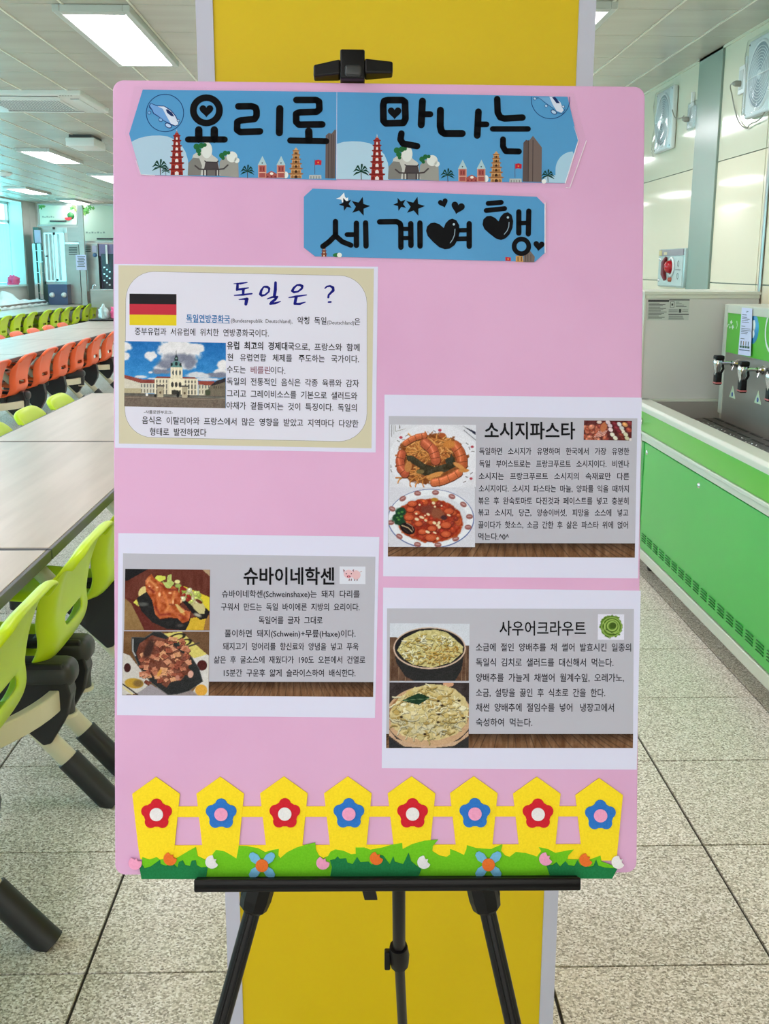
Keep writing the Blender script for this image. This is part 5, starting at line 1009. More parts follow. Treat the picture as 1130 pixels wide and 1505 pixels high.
# ================================================================== cafeteria tables and their swivel chairs
def chair_shell(off_mat):
    """one moulded shell: seat running forward under the table, back curving up; slot in the lower back. x = outward, y = along the row"""
    prof = [(-0.40, 0.405, 0.18), (-0.37, 0.420, 0.19), (-0.30, 0.419, 0.198), (-0.20, 0.409, 0.20), (-0.12, 0.403, 0.20), (-0.065, 0.402, 0.198), (-0.025, 0.408, 0.196), (0.004, 0.426, 0.194), (0.020, 0.452, 0.196), (0.027, 0.478, 0.198), (0.028, 0.498, 0.200), (0.024, 0.528, 0.203), (0.026, 0.542, 0.204),
            (0.033, 0.580, 0.207), (0.042, 0.618, 0.210), (0.054, 0.656, 0.212), (0.066, 0.692, 0.212), (0.078, 0.720, 0.210), (0.092, 0.742, 0.207), (0.110, 0.752, 0.203), (0.126, 0.745, 0.200)]
    us = [-1, -0.96, -0.9, -0.84, -0.78, -0.70, -0.56, -0.46, -0.38, -0.2, 0, 0.2, 0.38, 0.46, 0.56, 0.70, 0.78, 0.84, 0.9, 0.96, 1]
    vs = []; fs = []; nu = len(us)
    for i, (x, z, w) in enumerate(prof):
        back = min(1, max(0, (i-4)/3)); seat = 1-back
        for u in us:
            t = max(0, (abs(u)-0.70)/0.3); sg = 1 if u > 0 else -1
            yb = u/0.70*(w-0.03) if abs(u) <= 0.70 else sg*(w-0.03+0.03*math.sin(t*math.pi/2))
            y = back*yb+seat*u*w
            rec = 0.006 if (abs(u) < 0.6 and 12 < i < 17) else 0
            dx = back*(-0.012*u*u-0.038*t**1.5*(1 if i < 17 else 0.75)-rec)
            dz = seat*(0.022*u*u-0.03*t**2)
            if i >= 15: dz -= 0.06*abs(u)**4*min(1, (i-14)/3)
            vs.append((x+dx, y, z+dz))
    for i in range(len(prof)-1):
        for j in range(nu-1):
            if i == 10 and 8 <= j < nu-9: continue            # the slot
            a = i*nu+j; fs.append((a, a+1, a+nu+1, a+nu))
    return vs, fs
def make_chair(mat, hinge_side=0):
    t = bpy.data.objects.new('cafeteria_chair', None); COL.objects.link(t); OFF[t] = Vector((0, 0, 0))
    m = MB(); vs, fs = chair_shell(None); m.add(vs, fs, True)
    s = m.build('shell', M[mat], t, fix=False)
    so = s.modifiers.new('solid', 'SOLIDIFY'); so.thickness = 0.010; so.offset = 0
    sb_ = s.modifiers.new('sub', 'SUBSURF'); sb_.levels = sb_.render_levels = 1
    MB().rbox(-0.33, -0.10, -0.11, 0.10, 0.345, 0.40, 0.012).build('seat_mount', M['hinge'], t)
    return t
def place(proto, x, y, rot, label, group, first):
    o = proto if first else copy_tree(proto)
    o.location = (x, y, 0); o.rotation_euler = (0, 0, rot); tag(o, label, 'chair', group); return o
def table_row(xa, xb, cuts, labels, group, frames, jx):
    """tops between xa (near edge) and xb (far edge), cut at the given y"""
    for k, (y0, y1) in enumerate(zip(cuts, cuts[1:])):
        t = thing('cafeteria_table', labels[k], 'table', ((xa+xb)/2, (y0+y1)/2, 0), group); g = 0.004
        MB().box(xb+0.012, xa-0.012, y0+0.012+g, y1-0.012-g, 0.695, 0.72).build('tabletop', M['table'], t, bevel=0.0015)
        e = MB()
        for b in ((xb, xb+0.012, y0+g, y1-g), (xa-0.012, xa, y0+g, y1-g), (xb+0.012, xa-0.012, y0+g, y0+0.012+g), (xb+0.012, xa-0.012, y1-0.012-g, y1-g)): e.box(*b, 0.688, 0.7185)
        e.build('edge_band', M['band'], t, bevel=0.002)
        MB().rbox(xb+0.10, xa-0.10, y0+0.12, y1-0.12, 0.64, 0.688, 0.01).build('underframe', M['pan'], t)
        cx = (xa+xb)/2
        for fy in frames[k]:
            for sg, xe in ((1, xa), (-1, xb)):
                top_ = Vector((cx-sg*0.02, fy, 0.66)); ft = Vector((xe+sg*0.155, fy, 0.0)); d = (ft-top_).normalized(); ft2 = ft+d*0.0
                mid = top_+d*((0.215-0.66)/d.z)
                MB().tube([top_, ft-d*0.12], 0.029, 14, squash=(0.8, 1)).build('leg', M['beam'], t)
                bt = MB().tube([mid+d*0.10, ft-d*0.02], 0.036, 14, squash=(0.82, 1.0)); 
                sl = bt.build('rubber_sleeve', M['sleeve'], t); 
                MB().tube([ft-d*0.025, ft-Vector((0, 0, -0.002))], [0.036, 0.036], 14, squash=(0.82, 1.0)).build('foot_pad', M['sleeve'], t)
                # black plate over the upper leg, then the hinge housing at its outer end
                q = Vector((xe-sg*0.02, fy, 0.36)); pl = MB()
                o_ = [(-0.16, 0.43), (0.045, 0.43), (0.062, 0.34), (0.050, 0.28), (0.0, 0.198), (-0.022, 0.192), (-0.16, 0.33)]
                pl.slab([(xe+sg*a, fy-0.034, z_) for a, z_ in o_], [(xe+sg*a, fy+0.034, z_) for a, z_ in o_]); pl.build('leg_plate', M['plate'], t, bevel=0.006)
def hinge(x, y, sg, yarm, table, xarm):
    """charcoal pivot housing and the curved cream arm that carries a chair"""
    h_ = MB(); M_ = Matrix.Translation((x, y, 0))
    h_.rbox(-0.16, 0.03, -0.048, 0.048, 0.355, 0.432, 0.032, M_, 5); h_.build('hinge_housing', M['hinge'], table)
    MB().tube([(x-sg*0.01, y, 0.37), (x-sg*0.01, y, 0.275)], 0.028, 14).build('pivot', M['hinge'], table)
    MB().tube([(x-sg*0.01, y, 0.276), (x-sg*0.01, y, 0.266)], 0.034, 14).build('pivot_ring', M['beam'], table)
    a = Vector((x-sg*0.02, y-0.01, 0.325)); b = Vector((x-sg*0.04, (y*0.55+yarm*0.45), 0.325)); c = Vector((xarm, yarm, 0.36)); pts = []
    for k in range(11):
        t = k/10; pts.append(a*(1-t)**2+b*2*t*(1-t)+c*t*t)
    m = MB(); n = []
    for i, p in enumerate(pts):
        tg = (pts[min(i+1, 10)]-pts[max(i-1, 0)]).normalized(); s = tg.cross(Vector((0, 0, 1))); n.append([p+s*0.014+Vector((0, 0, q)) for q in (-0.03, 0.03)][::1]+[p-s*0.014+Vector((0, 0, q)) for q in (0.03, -0.03)])
    vs = [v for r in n for v in r]; m.add(vs, [(i*4+k, i*4+(k+1) % 4, (i+1)*4+(k+1) % 4, (i+1)*4+k) for i in range(10) for k in range(4)]+[(0, 1, 2, 3), (43, 42, 41, 40)])
    m.build('swivel_arm', M['beam'], table, bevel=0.004)

T1a, T1b = -0.842, -1.632
table_row(T1a, T1b, [1.01, 2.915, 4.80, 6.69], ['nearest pale table top at the lower left edge of the picture', 'pale table left of the board, between two dark joints, with lime chairs', 'farthest table of the nearest row, beyond the dark joint left of the beige bordered sheet'],
          'tables of the nearest row', [[2.17, 2.82], [3.01, 3.60, 4.70], [4.90, 5.55, 6.55]], 0)
tabs = {o['label']: o for o in bpy.data.objects if o.name.startswith('cafeteria_table')}
ta, tb, tc_ = [tabs[k] for k in tabs]
hinge(-0.80, 2.83, 1, 2.33, ta, -1.0); hinge(-0.80, 3.02, 1, 2.92, tb, -1.0)
lime = make_chair('lime')
g1 = 'lime chairs along the near side of the nearest table row'
place(lime, -0.842, 2.375, 0, 'lime green chair at the left edge, closest to the camera', g1, True)
place(lime, -0.842, 3.0, 0, 'lime green chair seen whole beside the dark table joint left of the board', g1, False)
place(lime, -0.842, 3.625, 0, 'lime green chair half hidden by the left edge of the pink board', g1, False)
for k, (y, l) in enumerate(((5.12, 'lime chair top peeking over the far table edge at the very left'), (5.72, 'middle lime chair top of the three peeking over the far table edge'), (6.32, 'lime chair top peeking over the far table edge nearest the board'))):
    place(lime, -1.632, y, math.pi, l, 'lime chairs on the far side of the nearest table row', False)

# second row: orange chairs near side
T2a, T2b = -2.885, -3.76
table_row(T2a, T2b, [7.62, 9.64, 11.66, 13.7, 15.7], ['table at the left edge above the nearest orange chairs', 'long table behind the orange chairs, second from the left edge', 'table behind the orange chairs beside the pink board', 'farthest table of the orange chair row'],
          'tables of the orange chair row', [[8.55, 9.35], [9.95, 10.65, 11.35], [12.0, 12.8], [14.5]], 0)
t2 = [o for o in bpy.data.objects if o.name.startswith('cafeteria_table') and o.get('group') == 'tables of the orange chair row']
hinge(-2.83, 9.38, 1, 8.75, t2[0], -3.05); hinge(-2.83, 11.30, 1, 10.7, t2[1], -3.05); hinge(-2.83, 12.95, 1, 12.4, t2[2], -3.05)
org = make_chair('orange')
oy = [8.06, 8.78, 9.49, 10.18, 10.83, 11.47, 12.17, 12.85]
ol = ['orange chair cut off at the left edge of the picture', 'orange chair nearest the left edge that is seen almost whole']+['%s orange chair counted from the left edge' % NTH[k] for k in range(2, 8)]
for k, y in enumerate(oy): place(org, T2a, y-0.12, 0, ol[k], 'orange chairs in the middle row', k == 0)
for k in range(7):
    y = 10.55+0.66*k
    place(org, T2b, y, math.pi, '%s orange chair top counted from the left, behind the orange row tables' % NTH[k], 'orange chairs on the far side', False)

# third row: lime chairs, far off
T3a, T3b = -5.30, -6.06
table_row(T3a, T3b, [14.6, 16.6, 18.6, 20.6, 22.4], ['far table at the left edge in front of the window wall', 'far table in front of the cloth covered table', 'far table in front of the steel fridges', 'farthest table by the back counter'], 'tables of the far lime chair row', [[16.0], [17.6], [19.6], [21.5]], 0)
gy = [16.55, 17.22, 17.9, 18.75, 19.45, 20.15, 20.95, 21.7, 22.3]
for k, y in enumerate(gy): place(lime, T3a, y, 0, '%s lime chair counted from the left in the far row' % NTH[k], 'lime chairs of the far row', False)
for k in range(7): place(lime, T3b, 18.4+0.62*k, math.pi, '%s lime chair top counted from the left behind the farthest tables' % NTH[k], 'lime chairs behind the far tables', False)
# wiping cloth and tray on the orange row table beside the board
c = at(149, 462, 2, 0.72)
c = at(150, 471, 2, 0.72)
tr = MB().rbox(c[0]-0.13, c[0]+0.35, c[1]-0.25, c[1]+0.5, 0.722, 0.745, 0.008).build('serving_tray', M['black']); tag(tr, 'flat black tray on the middle table beside the pink board', 'tray')
def cloth(x, y, z, rx, ry, h, name, mat, label, cat, seed=1):
    rg = random.Random(seed); bm = bmesh.new(); bmesh.ops.create_icosphere(bm, subdivisions=4, radius=1)
    for v in bm.verts:
        n = 1+0.13*math.sin(v.co.x*7+seed)+0.12*math.sin(v.co.y*9+v.co.z*5)+0.08*math.sin(v.co.z*13+v.co.x*4)
        v.co = Vector((x+v.co.x*rx*n, y+v.co.y*ry*n, z+max(0, (v.co.z+0.35))*h*n))
    me = bpy.data.meshes.new(name); bm.to_mesh(me); bm.free(); me.materials.append(M[mat]); me.polygons.foreach_set('use_smooth', [True]*len(me.polygons)); o = bpy.data.objects.new(name, me); COL.objects.link(o); return tag(o, label, cat)
cloth(c[0]+0.0, c[1]+0.12, 0.745, 0.06, 0.10, 0.13, 'wiping_cloth', 'cloth', 'crumpled white cloth on the black tray beside the board', 'cloth', 2)
cloth(c[0]+0.14, c[1]+0.2, 0.745, 0.06, 0.10, 0.11, 'pink_rag', 'bag', 'crumpled pink rag beside the white cloth, at the board edge', 'cloth', 5)

# ================================================================== far end of the hall
def atX(px, py, y): return at(px, py, 1, y)
def face_box(mb, px0, px1, py0, py1, y, depth, mod=None):
    """box whose front lies in the plane Y=y and covers that rectangle of the view"""
    a = at(px0, py0, 1, y); b = at(px1, py1, 1, y); z0, z1 = sorted((a[2], b[2])); mb.box(min(a[0], b[0]), max(a[0], b[0]), y, y+depth, z0, z1); return mb
def far_thing(name, label, cat, px0, px1, py1, y, group=None):
    a = at((px0+px1)/2, py1, 1, y); return thing(name, label, cat, (a[0], y, max(0, a[2])), group)
YC = 22.4
# overhead service boards with printed fruit and leaves
for (px0, px1, py0, py1, lab, right) in ((57, 113, 301.5, 330, 'pale green board with a watermelon print, above the bright glass doors', False), (118, 176, 302, 354, 'pale green board with leaf print, over the steel machines beside the pink board', True)):
    t = far_thing('service_board', lab, 'board', px0, px1, py1, YC, 'overhead boards of the kitchen counter')
    face_box(MB(), px0, px1, py0, py1, YC, 0.05).build('panel', nm('board green %d' % px0, (196, 216, 196), 0.4), t)
    fr = MB()
    for b in ((px0-1.5, px1+1, py0-2, py0), (px0-1.5, px1+1, py1, py1+3), (px0-1.5, px0, py0-2, py1+3), (px1, px1+1, py0-2, py1+3)): face_box(fr, *b, YC-0.01, 0.07)
    fr.build('frame', M['steel'], t)
    hb = (73, 97, 324, 326) if not right else (142, 166, 350, 352); face_box(MB(), *hb, YC-0.03, 0.03).build('handle', M['hinge'], t)
    rg = random.Random(px0)
    def leaf(px, py, r, col):
        a = at(px, py, 1, YC-0.004); s = r*YC/FPX; k = MB(); pts = [(a[0]+s*math.cos(w)*(1+0.4*math.cos(5*w)), YC-0.006, a[2]+s*math.sin(w)*(1+0.4*math.cos(5*w))) for w in np.linspace(0, 6.28, 21)[:-1]]
        k.slab(pts, [(x, YC-0.001, z_) for x, _, z_ in pts]); k.build('printed_leaf', nm('leaf %d %d' % (px, py), col, 0.6), t)
    for x, y, r in (((60, 304, 3), (64, 303, 2.2), (105, 306, 2.6), (109, 304, 3), (111, 309, 2)) if not right else ((121, 306, 3), (126, 309, 4), (132, 305, 3), (137, 306, 2), (124, 314, 2.4), (129, 312, 2))): leaf(x, y, r, (70+int(rg.random()*50), 156, 70))
    if not right:
        a = at(104, 317, 1, YC-0.01); s = YC/FPX
        MB().lathe([(0.001, -0.01), (4.6*s, -0.006), (4.8*s, 0)], (a[0], YC, a[2]), (0, 1, 0), sc=(1, 1.1)).build('printed_watermelon', nm('melon green', (44, 120, 60), 0.5), t)
        a = at(100, 319.5, 1, YC-0.02); pts = [(a[0]+5*s*math.cos(w), YC-0.022, a[2]+4.4*s*math.sin(w)) for w in np.linspace(math.pi, 2*math.pi, 14)]
        MB().slab(pts, [(x, YC-0.016, z_) for x, _, z_ in pts]).build('printed_slice', nm('melon red', (206, 54, 62), 0.5), t)
        for k in range(6): face_box(MB(), 62+k*3.1, 64.2+k*3.1, 317.5+(k % 2), 319.6, YC-0.004, 0.003).build('printed_mark', M['gstrip'], t)
    else:
        for k in range(7): face_box(MB(), 126+k*4.2, 128.8+k*4.2, 340.5+(k % 2), 342.8, YC-0.004, 0.003).build('printed_mark', M['gstrip'], t)
# steel post with a paper notice
po = MB(); a = at(116.5, 300, 1, 22.0); b = at(122, 438, 1, 22.0); po.box(a[0]-0.05, a[0]+0.05, 22.0, 22.08, 0, 2.63); tag(po.build('post', M['steel']), 'slim steel post between the two overhead boards', 'post')
nt_ = far_thing('paper_notice', 'white notice with dark print hung on the steel post', 'notice', 111, 128, 397, 21.985); n_ = MB(); face_box(n_, 111, 127.5, 374.5, 397, 21.985, 0.016); n_.build('sheet', M['paper'], nt_)
tx = MB()
for k in range(7): face_box(tx, 113.5+(k % 3)*0.8, 125-(k % 2)*1.5, 376.5+k*2.4, 377.7+k*2.4, 21.981, 0.003)
tx.build('printed_lines', nm('grey ink', (96, 112, 116), 0.7), nt_)
# glass fronted green fridge against the left corner
f = far_thing('display_fridge', 'tall dark glass display fridge in the far left corner', 'fridge', 48, 68, 440, 22.3)
face_box(MB(), 48, 63, 334, 452, 22.3, 0.6).build('cabinet', M['glassd'], f); face_box(MB(), 50, 60, 338, 357, 22.27, 0.03).build('header', nm('lilac panel', (176, 176, 200), 0.4), f)
for x in (51.5, 58.5): face_box(MB(), x, x+1.1, 358, 440, 22.26, 0.04).build('door_bar', M['chrome'], f)
for y in (368, 384, 400, 416, 430): face_box(MB(), 52, 63, y, y+1, 22.28, 0.02).build('shelf', M['chrome'], f)
face_box(MB(), 60, 61, 386, 432, 22.24, 0.05).build('handle', M['cream'], f)
# double glass doors with daylight beyond (in the back wall)
gd = far_thing('glass_doors', 'bright double glass doors lit cyan by the daylight outside', 'door', 63, 98, 418, 22.6)
dl = MB(); face_box(dl, 63.5, 97.5, 334.5, 417, 22.62, 0.02); dl.build('daylit_glass', emis('daylight behind glass', (150, 244, 255), 1.05), gd)
fr = MB()
for b in ((63, 66, 334, 418), (93.5, 98, 334, 418), (78.5, 81.5, 342, 414), (63, 98, 334, 342), (63, 98, 413.5, 418)): face_box(fr, *b, 22.58, 0.04)
fr.build('door_frame', nm('door white', (226, 250, 250), 0.4), gd)
for b in ((77, 80, 334, 337), (77.5, 80.5, 341.5, 345), (83, 85.5, 410, 413), (66.5, 70, 375.5, 377.5)): face_box(MB(), *b, 22.54, 0.04).build('latch', M['hinge'], gd)
for x in (70, 75.5, 87): face_box(MB(), x, x+0.5, 344, 412, 22.59, 0.02).build('glazing_bar', nm('pale bar %d' % x, (214, 248, 250), 0.5), gd)
# steel kitchen equipment
st = far_thing('steel_refrigerator', 'tall brushed steel cabinet right of the bright glass doors', 'fridge', 95, 118, 440, 22.3); face_box(MB(), 98.5, 117, 334, 355, 22.35, 0.5).build('upper_duct', M['steel'], st); face_box(MB(), 95, 120, 359, 446, 22.3, 0.7).build('cabinet', M['steel'], st); face_box(MB(), 95, 117, 356.5, 359, 22.25, 0.7).build('trim', M['chrome'], st)
for k in range(5): face_box(MB(), 101, 113, 363+k*2.6, 364.2+k*2.6, 22.28, 0.03).build('louvre', M['hinge'], st)
sf = far_thing('fryer', 'dark steel fryer with two white knobs under the glass doors', 'kitchen unit', 70, 100, 445, 22.0); face_box(MB(), 70, 100, 418, 448, 22.0, 0.5).build('body', nm('blue steel', (84, 96, 128), 0.35, 0.6), sf)
for x in (76.5, 94):
    a = at(x, 433.5, 1, 21.98); MB().lathe([(0.001, -0.08), (0.04, -0.08), (0.05, -0.02), (0.05, 0.02)], (a[0], 22.0, a[2]), (0, 1, 0)).build('knob', M['white'], sf)
ow = far_thing('steel_oven', 'steel oven with louvred top behind the paper notice', 'oven', 122, 147, 425, 22.3); face_box(MB(), 120.5, 147, 358, 428, 22.3, 0.7).build('body', M['steel'], ow)
for k in range(4): face_box(MB(), 122, 133, 361+k*2.6, 362.2+k*2.6, 22.28, 0.03).build('louvre', M['hinge'], ow)
face_box(MB(), 135, 142, 361, 371, 22.27, 0.03).build('label_plate', nm('lilac plate', (190, 188, 214), 0.5), ow)
a = at(139, 375, 1, 22.27); MB().lathe([(0.001, -0.02), (0.04, -0.02), (0.045, 0.01)], (a[0], 22.3, a[2]), (0, 1, 0)).build('dial', nm('blue dial', (90, 120, 160), 0.4), ow)
cm = far_thing('drinks_machine', 'tall drinks machine with a dark glass front beside the pink board', 'vending machine', 145, 172, 425, 22.2); face_box(MB(), 145, 176, 359, 426, 22.2, 0.7).build('body', nm('violet steel', (128, 116, 150), 0.4, 0.3), cm)
face_box(MB(), 148.5, 172, 373, 424.5, 22.17, 0.03).build('dark_front', nm('dark glass', (40, 38, 50), 0.1), cm)
face_box(MB(), 145.5, 149.5, 376, 424, 22.14, 0.04).build('dark_handle', M['black'], cm); face_box(MB(), 154.5, 158.5, 360, 388, 22.1, 0.03).build('bright_strip', M['white'], cm)
for k in range(9): face_box(MB(), 152+(k % 3)*4, 154.5+(k % 3)*4, 392+k*3.2, 394+k*3.2, 22.14, 0.03).build('bottle_shape', M['chrome'], cm)
ct = far_thing('steel_counter', 'low steel counter in front of the machines', 'counter', 133, 172, 440, 21.6); face_box(MB(), 133, 180, 426.5, 452, 21.6, 0.5).build('body', M['steel'], ct); face_box(MB(), 132.5, 180, 425, 427, 21.55, 0.6).build('worktop', M['chrome'], ct)
a = at(136, 424, 1, 21.7); MB().tube([(a[0], 21.7, a[2]-0.02), (a[0]+0.01, 21.7, a[2]+0.05), (a[0]+0.05, 21.7, a[2]+0.08), (a[0]+0.08, 21.7, a[2]+0.04)], 0.012, 8).build('tap', M['chrome'], ct)
# blinds in the far window and a plush on its sill
# small plush on sill
cloth(XL-0.12, 21.9, WZ0+0.012, 0.08, 0.26, 0.13, 'plush_bag', 'bag', 'small pink plush bag on the sill of the far left window', 'bag', 3)
# table draped with a white cloth, at the far left window
a = at(0, 447, 1, 19.6)
dt = thing('draped_table', 'low table under a loose white cloth in front of the far window', 'table', (-6.28, 20.9, 0))
zt = 0.80
MB().box(-6.56, -6.12, 19.2, 22.0, zt-0.04, zt).build('tabletop', M['steel'], dt)
for x in (-6.52, -6.16):
    for y in (19.25, 21.95): MB().box(x-0.02, x+0.02, y-0.02, y+0.02, 0, zt-0.04).build('leg', M['steel'], dt)
n = 40; vs = []; fs = []
for i in range(n+1):
    for j in range(13):
        y = 19.15+2.9*i/n; x = -6.57+0.47*j/12; hump = 0.20*math.exp(-((y-20.5)/0.35)**2)*(0.6+0.4*math.sin(j*0.5))+0.03*math.sin(y*9)*math.sin(j)
        zz = zt+0.012+max(0, hump); 
        if j >= 11: zz = zt+0.012-(j-10)*0.06+0.01*math.sin(y*14); x = -6.105+0.012*math.sin(y*16)
        vs.append((x, y, zz))
for i in range(n):
    for j in range(12): a_ = i*13+j; fs.append((a_, a_+1, a_+14, a_+13))
m = MB(); m.add(vs, fs, True); o = m.build('table_cloth', M['cloth'], label='loose white cloth bunched over the low table by the far window', cat='cloth'); sm = o.modifiers.new('solid', 'SOLIDIFY'); sm.thickness = 0.008

# ================================================================== water dispenser with trough (right)
XF = 1.40; Y0, Y1 = 3.0, 5.28
wd = thing('water_dispenser', 'large green and cream water dispenser with a steel trough and taps', 'water dispenser', (1.7, (Y0+Y1)/2, 0))
def part(mb, name, mat, par=None, **k): return mb.build(name, M[mat] if isinstance(mat, str) else mat, par or wd, **k)
# lower cabinet
fr = MB(); fr.box(XF, XF+0.03, Y0, Y1, 0.075, 0.125).box(XF, XF+0.03, Y0, Y1, 0.655, 0.71).box(XF, XF+0.03, Y1-0.05, Y1, 0.075, 0.71).box(XF, XF+0.03, Y0, Y0+0.05, 0.075, 0.71)
fr.box(XF+0.03, 1.93, Y1-0.03, Y1, 0.075, 0.82).box(XF+0.03, 1.93, Y0, Y0+0.03, 0.075, 0.82).box(XF+0.03, 1.93, Y0, Y1, 0.075, 0.10); part(fr, 'cabinet_frame', 'fcream', bevel=0.004)
dr = MB().box(XF+0.004, XF+0.022, Y0+0.055, Y1-0.055, 0.13, 0.65); door = part(dr, 'front_panel', 'green', bevel=0.003)
part(MB().box(XF+0.001, XF+0.006, Y1-0.10, Y1-0.056, 0.13, 0.65), 'panel_edge_strip', nm('deep green enamel', (30, 160, 62), 0.35))
for y, z in ((5.13, 0.61), (4.32, 0.61), (3.3, 0.61)):
    MB().lathe([(0.001, -0.007), (0.009, -0.006), (0.012, 0)], (XF+0.004, y, z), (1, 0, 0)).build('screw', M['chrome'], door)
lv = bpy.data.meshes.new('vent_slot'); lm = MB(); lm.box(-0.001, 0.001, -0.034, 0.034, -0.0015, 0.0015); lm.box(-0.004, 0.0, -0.034, 0.034, 0.0015, 0.0035); lv.from_pydata(lm.v, [], lm.f); lv.materials.append(nm('vent shadow green', (24, 110, 38), 0.4))
for k in range(21):
    y = 5.10-k*0.104
    if y < Y0+0.1: break
    for q in range(4): piece('vent_slot', lv, Vector((XF+0.003, y, 0.205-q*0.0115))-OFF[door], door)
# trough: upper band, rim, basin
part(MB().rbox(XF-0.035, XF+0.0, Y0, Y1+0.02, 0.718, 0.815, 0.006), 'upper_band', 'lgreen')
for y in (5.14,):
    part(MB().box(XF-0.038, XF-0.034, y-0.0, y+0.075, 0.735, 0.80), 'small_label', nm('grey label', (166, 178, 176), 0.4))
    part(MB().lathe([(0.001, -0.022), (0.012, -0.02), (0.016, -0.008), (0.016, 0)], (XF-0.035, y-0.035, 0.765), (1, 0, 0)), 'key_lock', 'chrome')
rim = MB()
rim.slab([(XF-0.045, Y0, 0.815), (XF-0.045, Y0, 0.838), (XF-0.03, Y0, 0.85), (XF+0.045, Y0, 0.85), (XF+0.045, Y0, 0.842), (XF-0.02, Y0, 0.815)],
         [(XF-0.045, Y1+0.02, 0.815), (XF-0.045, Y1+0.02, 0.838), (XF-0.03, Y1+0.02, 0.85), (XF+0.045, Y1+0.02, 0.85), (XF+0.045, Y1+0.02, 0.842), (XF-0.02, Y1+0.02, 0.815)])
rim.box(XF-0.045, 1.93, Y1-0.012, Y1+0.02, 0.815, 0.85); rim.box(XF-0.045, 1.93, Y0, Y0+0.03, 0.815, 0.85); part(rim, 'trough_rim', 'fcream', bevel=0.004)
part(MB().box(XF-0.04, XF+0.0, Y0, Y1+0.015, 0.703, 0.718), 'band_trim', 'fcream', bevel=0.003)
bs = MB(); bs.box(XF+0.035, XF+0.045, Y0+0.03, Y1-0.012, 0.74, 0.842).box(XF+0.045, 1.79, Y1-0.045, Y1-0.036, 0.74, 0.842).box(XF+0.045, 1.79, Y0+0.03, Y0+0.038, 0.74, 0.842).box(XF+0.035, 1.80, Y0+0.03, Y1-0.012, 0.735, 0.745); part(bs, 'basin', 'steel')
gr = MB()
gr.box(XF+0.05, 1.785, Y0+0.05, Y1-0.03, 0.752, 0.762); dg = part(gr, 'drip_plate', 'dsteel', bevel=0.003)
for k in range(13):
    x = 1.735-0.10*(k % 2)*0; y = 5.18-k*0.17
    for xx in (1.70, 1.755): MB().box(xx-0.006, xx+0.006, y-0.07, y+0.07, 0.7615, 0.7635).build('drain_slot', M['black'], dg)
dr_ = MB(); rg = random.Random(4)
for k in range(260):
    x, y, r = rg.uniform(XF+0.07, 1.68), rg.uniform(3.4, 5.15), rg.uniform(0.002, 0.006); dr_.lathe([(r, 0), (r*0.8, r*0.3), (0.0005, r*0.5)], (x, y, 0.762), n=8)
dr_.build('water_drop', M['chrome'], dg, kind='stuff')
# casters
for y in (Y1-0.10, Y0+0.12):
    for x in (XF+0.07, 1.86):
        w = part(MB().lathe([(0.005, -0.015), (0.03, -0.015), (0.034, -0.008), (0.034, 0.008), (0.03, 0.015), (0.005, 0.015)], (x, y, 0.034), (1, 0, 0)), 'caster_wheel', 'black')
        MB().box(x-0.02, x+0.02, y-0.012, y+0.02, 0.05, 0.078).build('caster_fork', M['chrome'], w)
# tall grey side panel at the far end with labels
YP = 5.30
sp_ = MB(); sp_.box(1.398, 1.952, YP, YP+0.02, 0.83, 1.345); gp = part(sp_, 'grey_side_panel', 'gpanel')
ef = MB(); ef.box(1.395, 1.955, YP-0.006, YP+0.03, 1.335, 1.352).box(1.393, 1.402, YP-0.006, YP+0.03, 0.83, 1.352).box(1.40, 1.955, YP-0.018, YP+0.02, 0.83, 0.846); part(ef, 'panel_trim', 'fcream', bevel=0.002)
part(MB().box(1.398, 1.955, YP+0.02, YP+0.5, 0.10, 1.35), 'rear_cabinet', 'gpanel')
part(MB().box(1.39, 1.96, YP-0.01, YP+0.55, 1.352, 1.368), 'cabinet_top', 'fcream', bevel=0.003)
def lab(px0, px1, py0, py1, kind):
    a, b = at(px0, py0, 1, YP-0.001), at(px1, py1, 1, YP-0.001); l = MB().box(a[0], b[0], YP-0.0015, YP, b[2], a[2]).build('instruction_label', nm('label grey %d' % px0, (190, 196, 190), 0.5), gp)
    ink = MB(); H = a[2]-b[2]; W_ = b[0]-a[0]; bar = lambda x0, x1, z0, z1: ink.box(a[0]+W_*x0, a[0]+W_*x1, YP-0.0022, YP-0.0012, a[2]-H*z1, a[2]-H*z0)
    if kind == 0:
        bar(0, 1, 0.0, 0.11)
        for k in range(13): bar(0.04, 0.55+0.4*((k*37) % 10)/10, 0.16+k*0.062, 0.185+k*0.062)
    else:
        bar(0, 1, 0, 0.05); bar(0, 1, 0.70, 0.745); bar(0.06, 0.26, 0.10, 0.12); bar(0.06, 0.26, 0.38, 0.40); bar(0.06, 0.08, 0.10, 0.40); bar(0.24, 0.26, 0.10, 0.40); bar(0.12, 0.2, 0.2, 0.3)
        for k in range(4): bar(0.34, 0.5+0.4*((k*53) % 10)/10, 0.12+k*0.07, 0.14+k*0.07)
        bar(0, 0.45, 0.5, 0.53); bar(0, 0.45, 0.58, 0.61); bar(0.5, 0.62, 0.46, 0.64); bar(0.66, 0.95, 0.5, 0.52); bar(0.66, 0.95, 0.57, 0.59)
        for k in range(4): bar(0.02, 0.7+0.25*((k*31) % 10)/10, 0.79+k*0.05, 0.81+k*0.05)
    ink.build('printed_lines', M['hinge'], l)
lab(952.5, 981.5, 440.5, 470.5, 0); lab(983.5, 1011.5, 440, 470.5, 1)
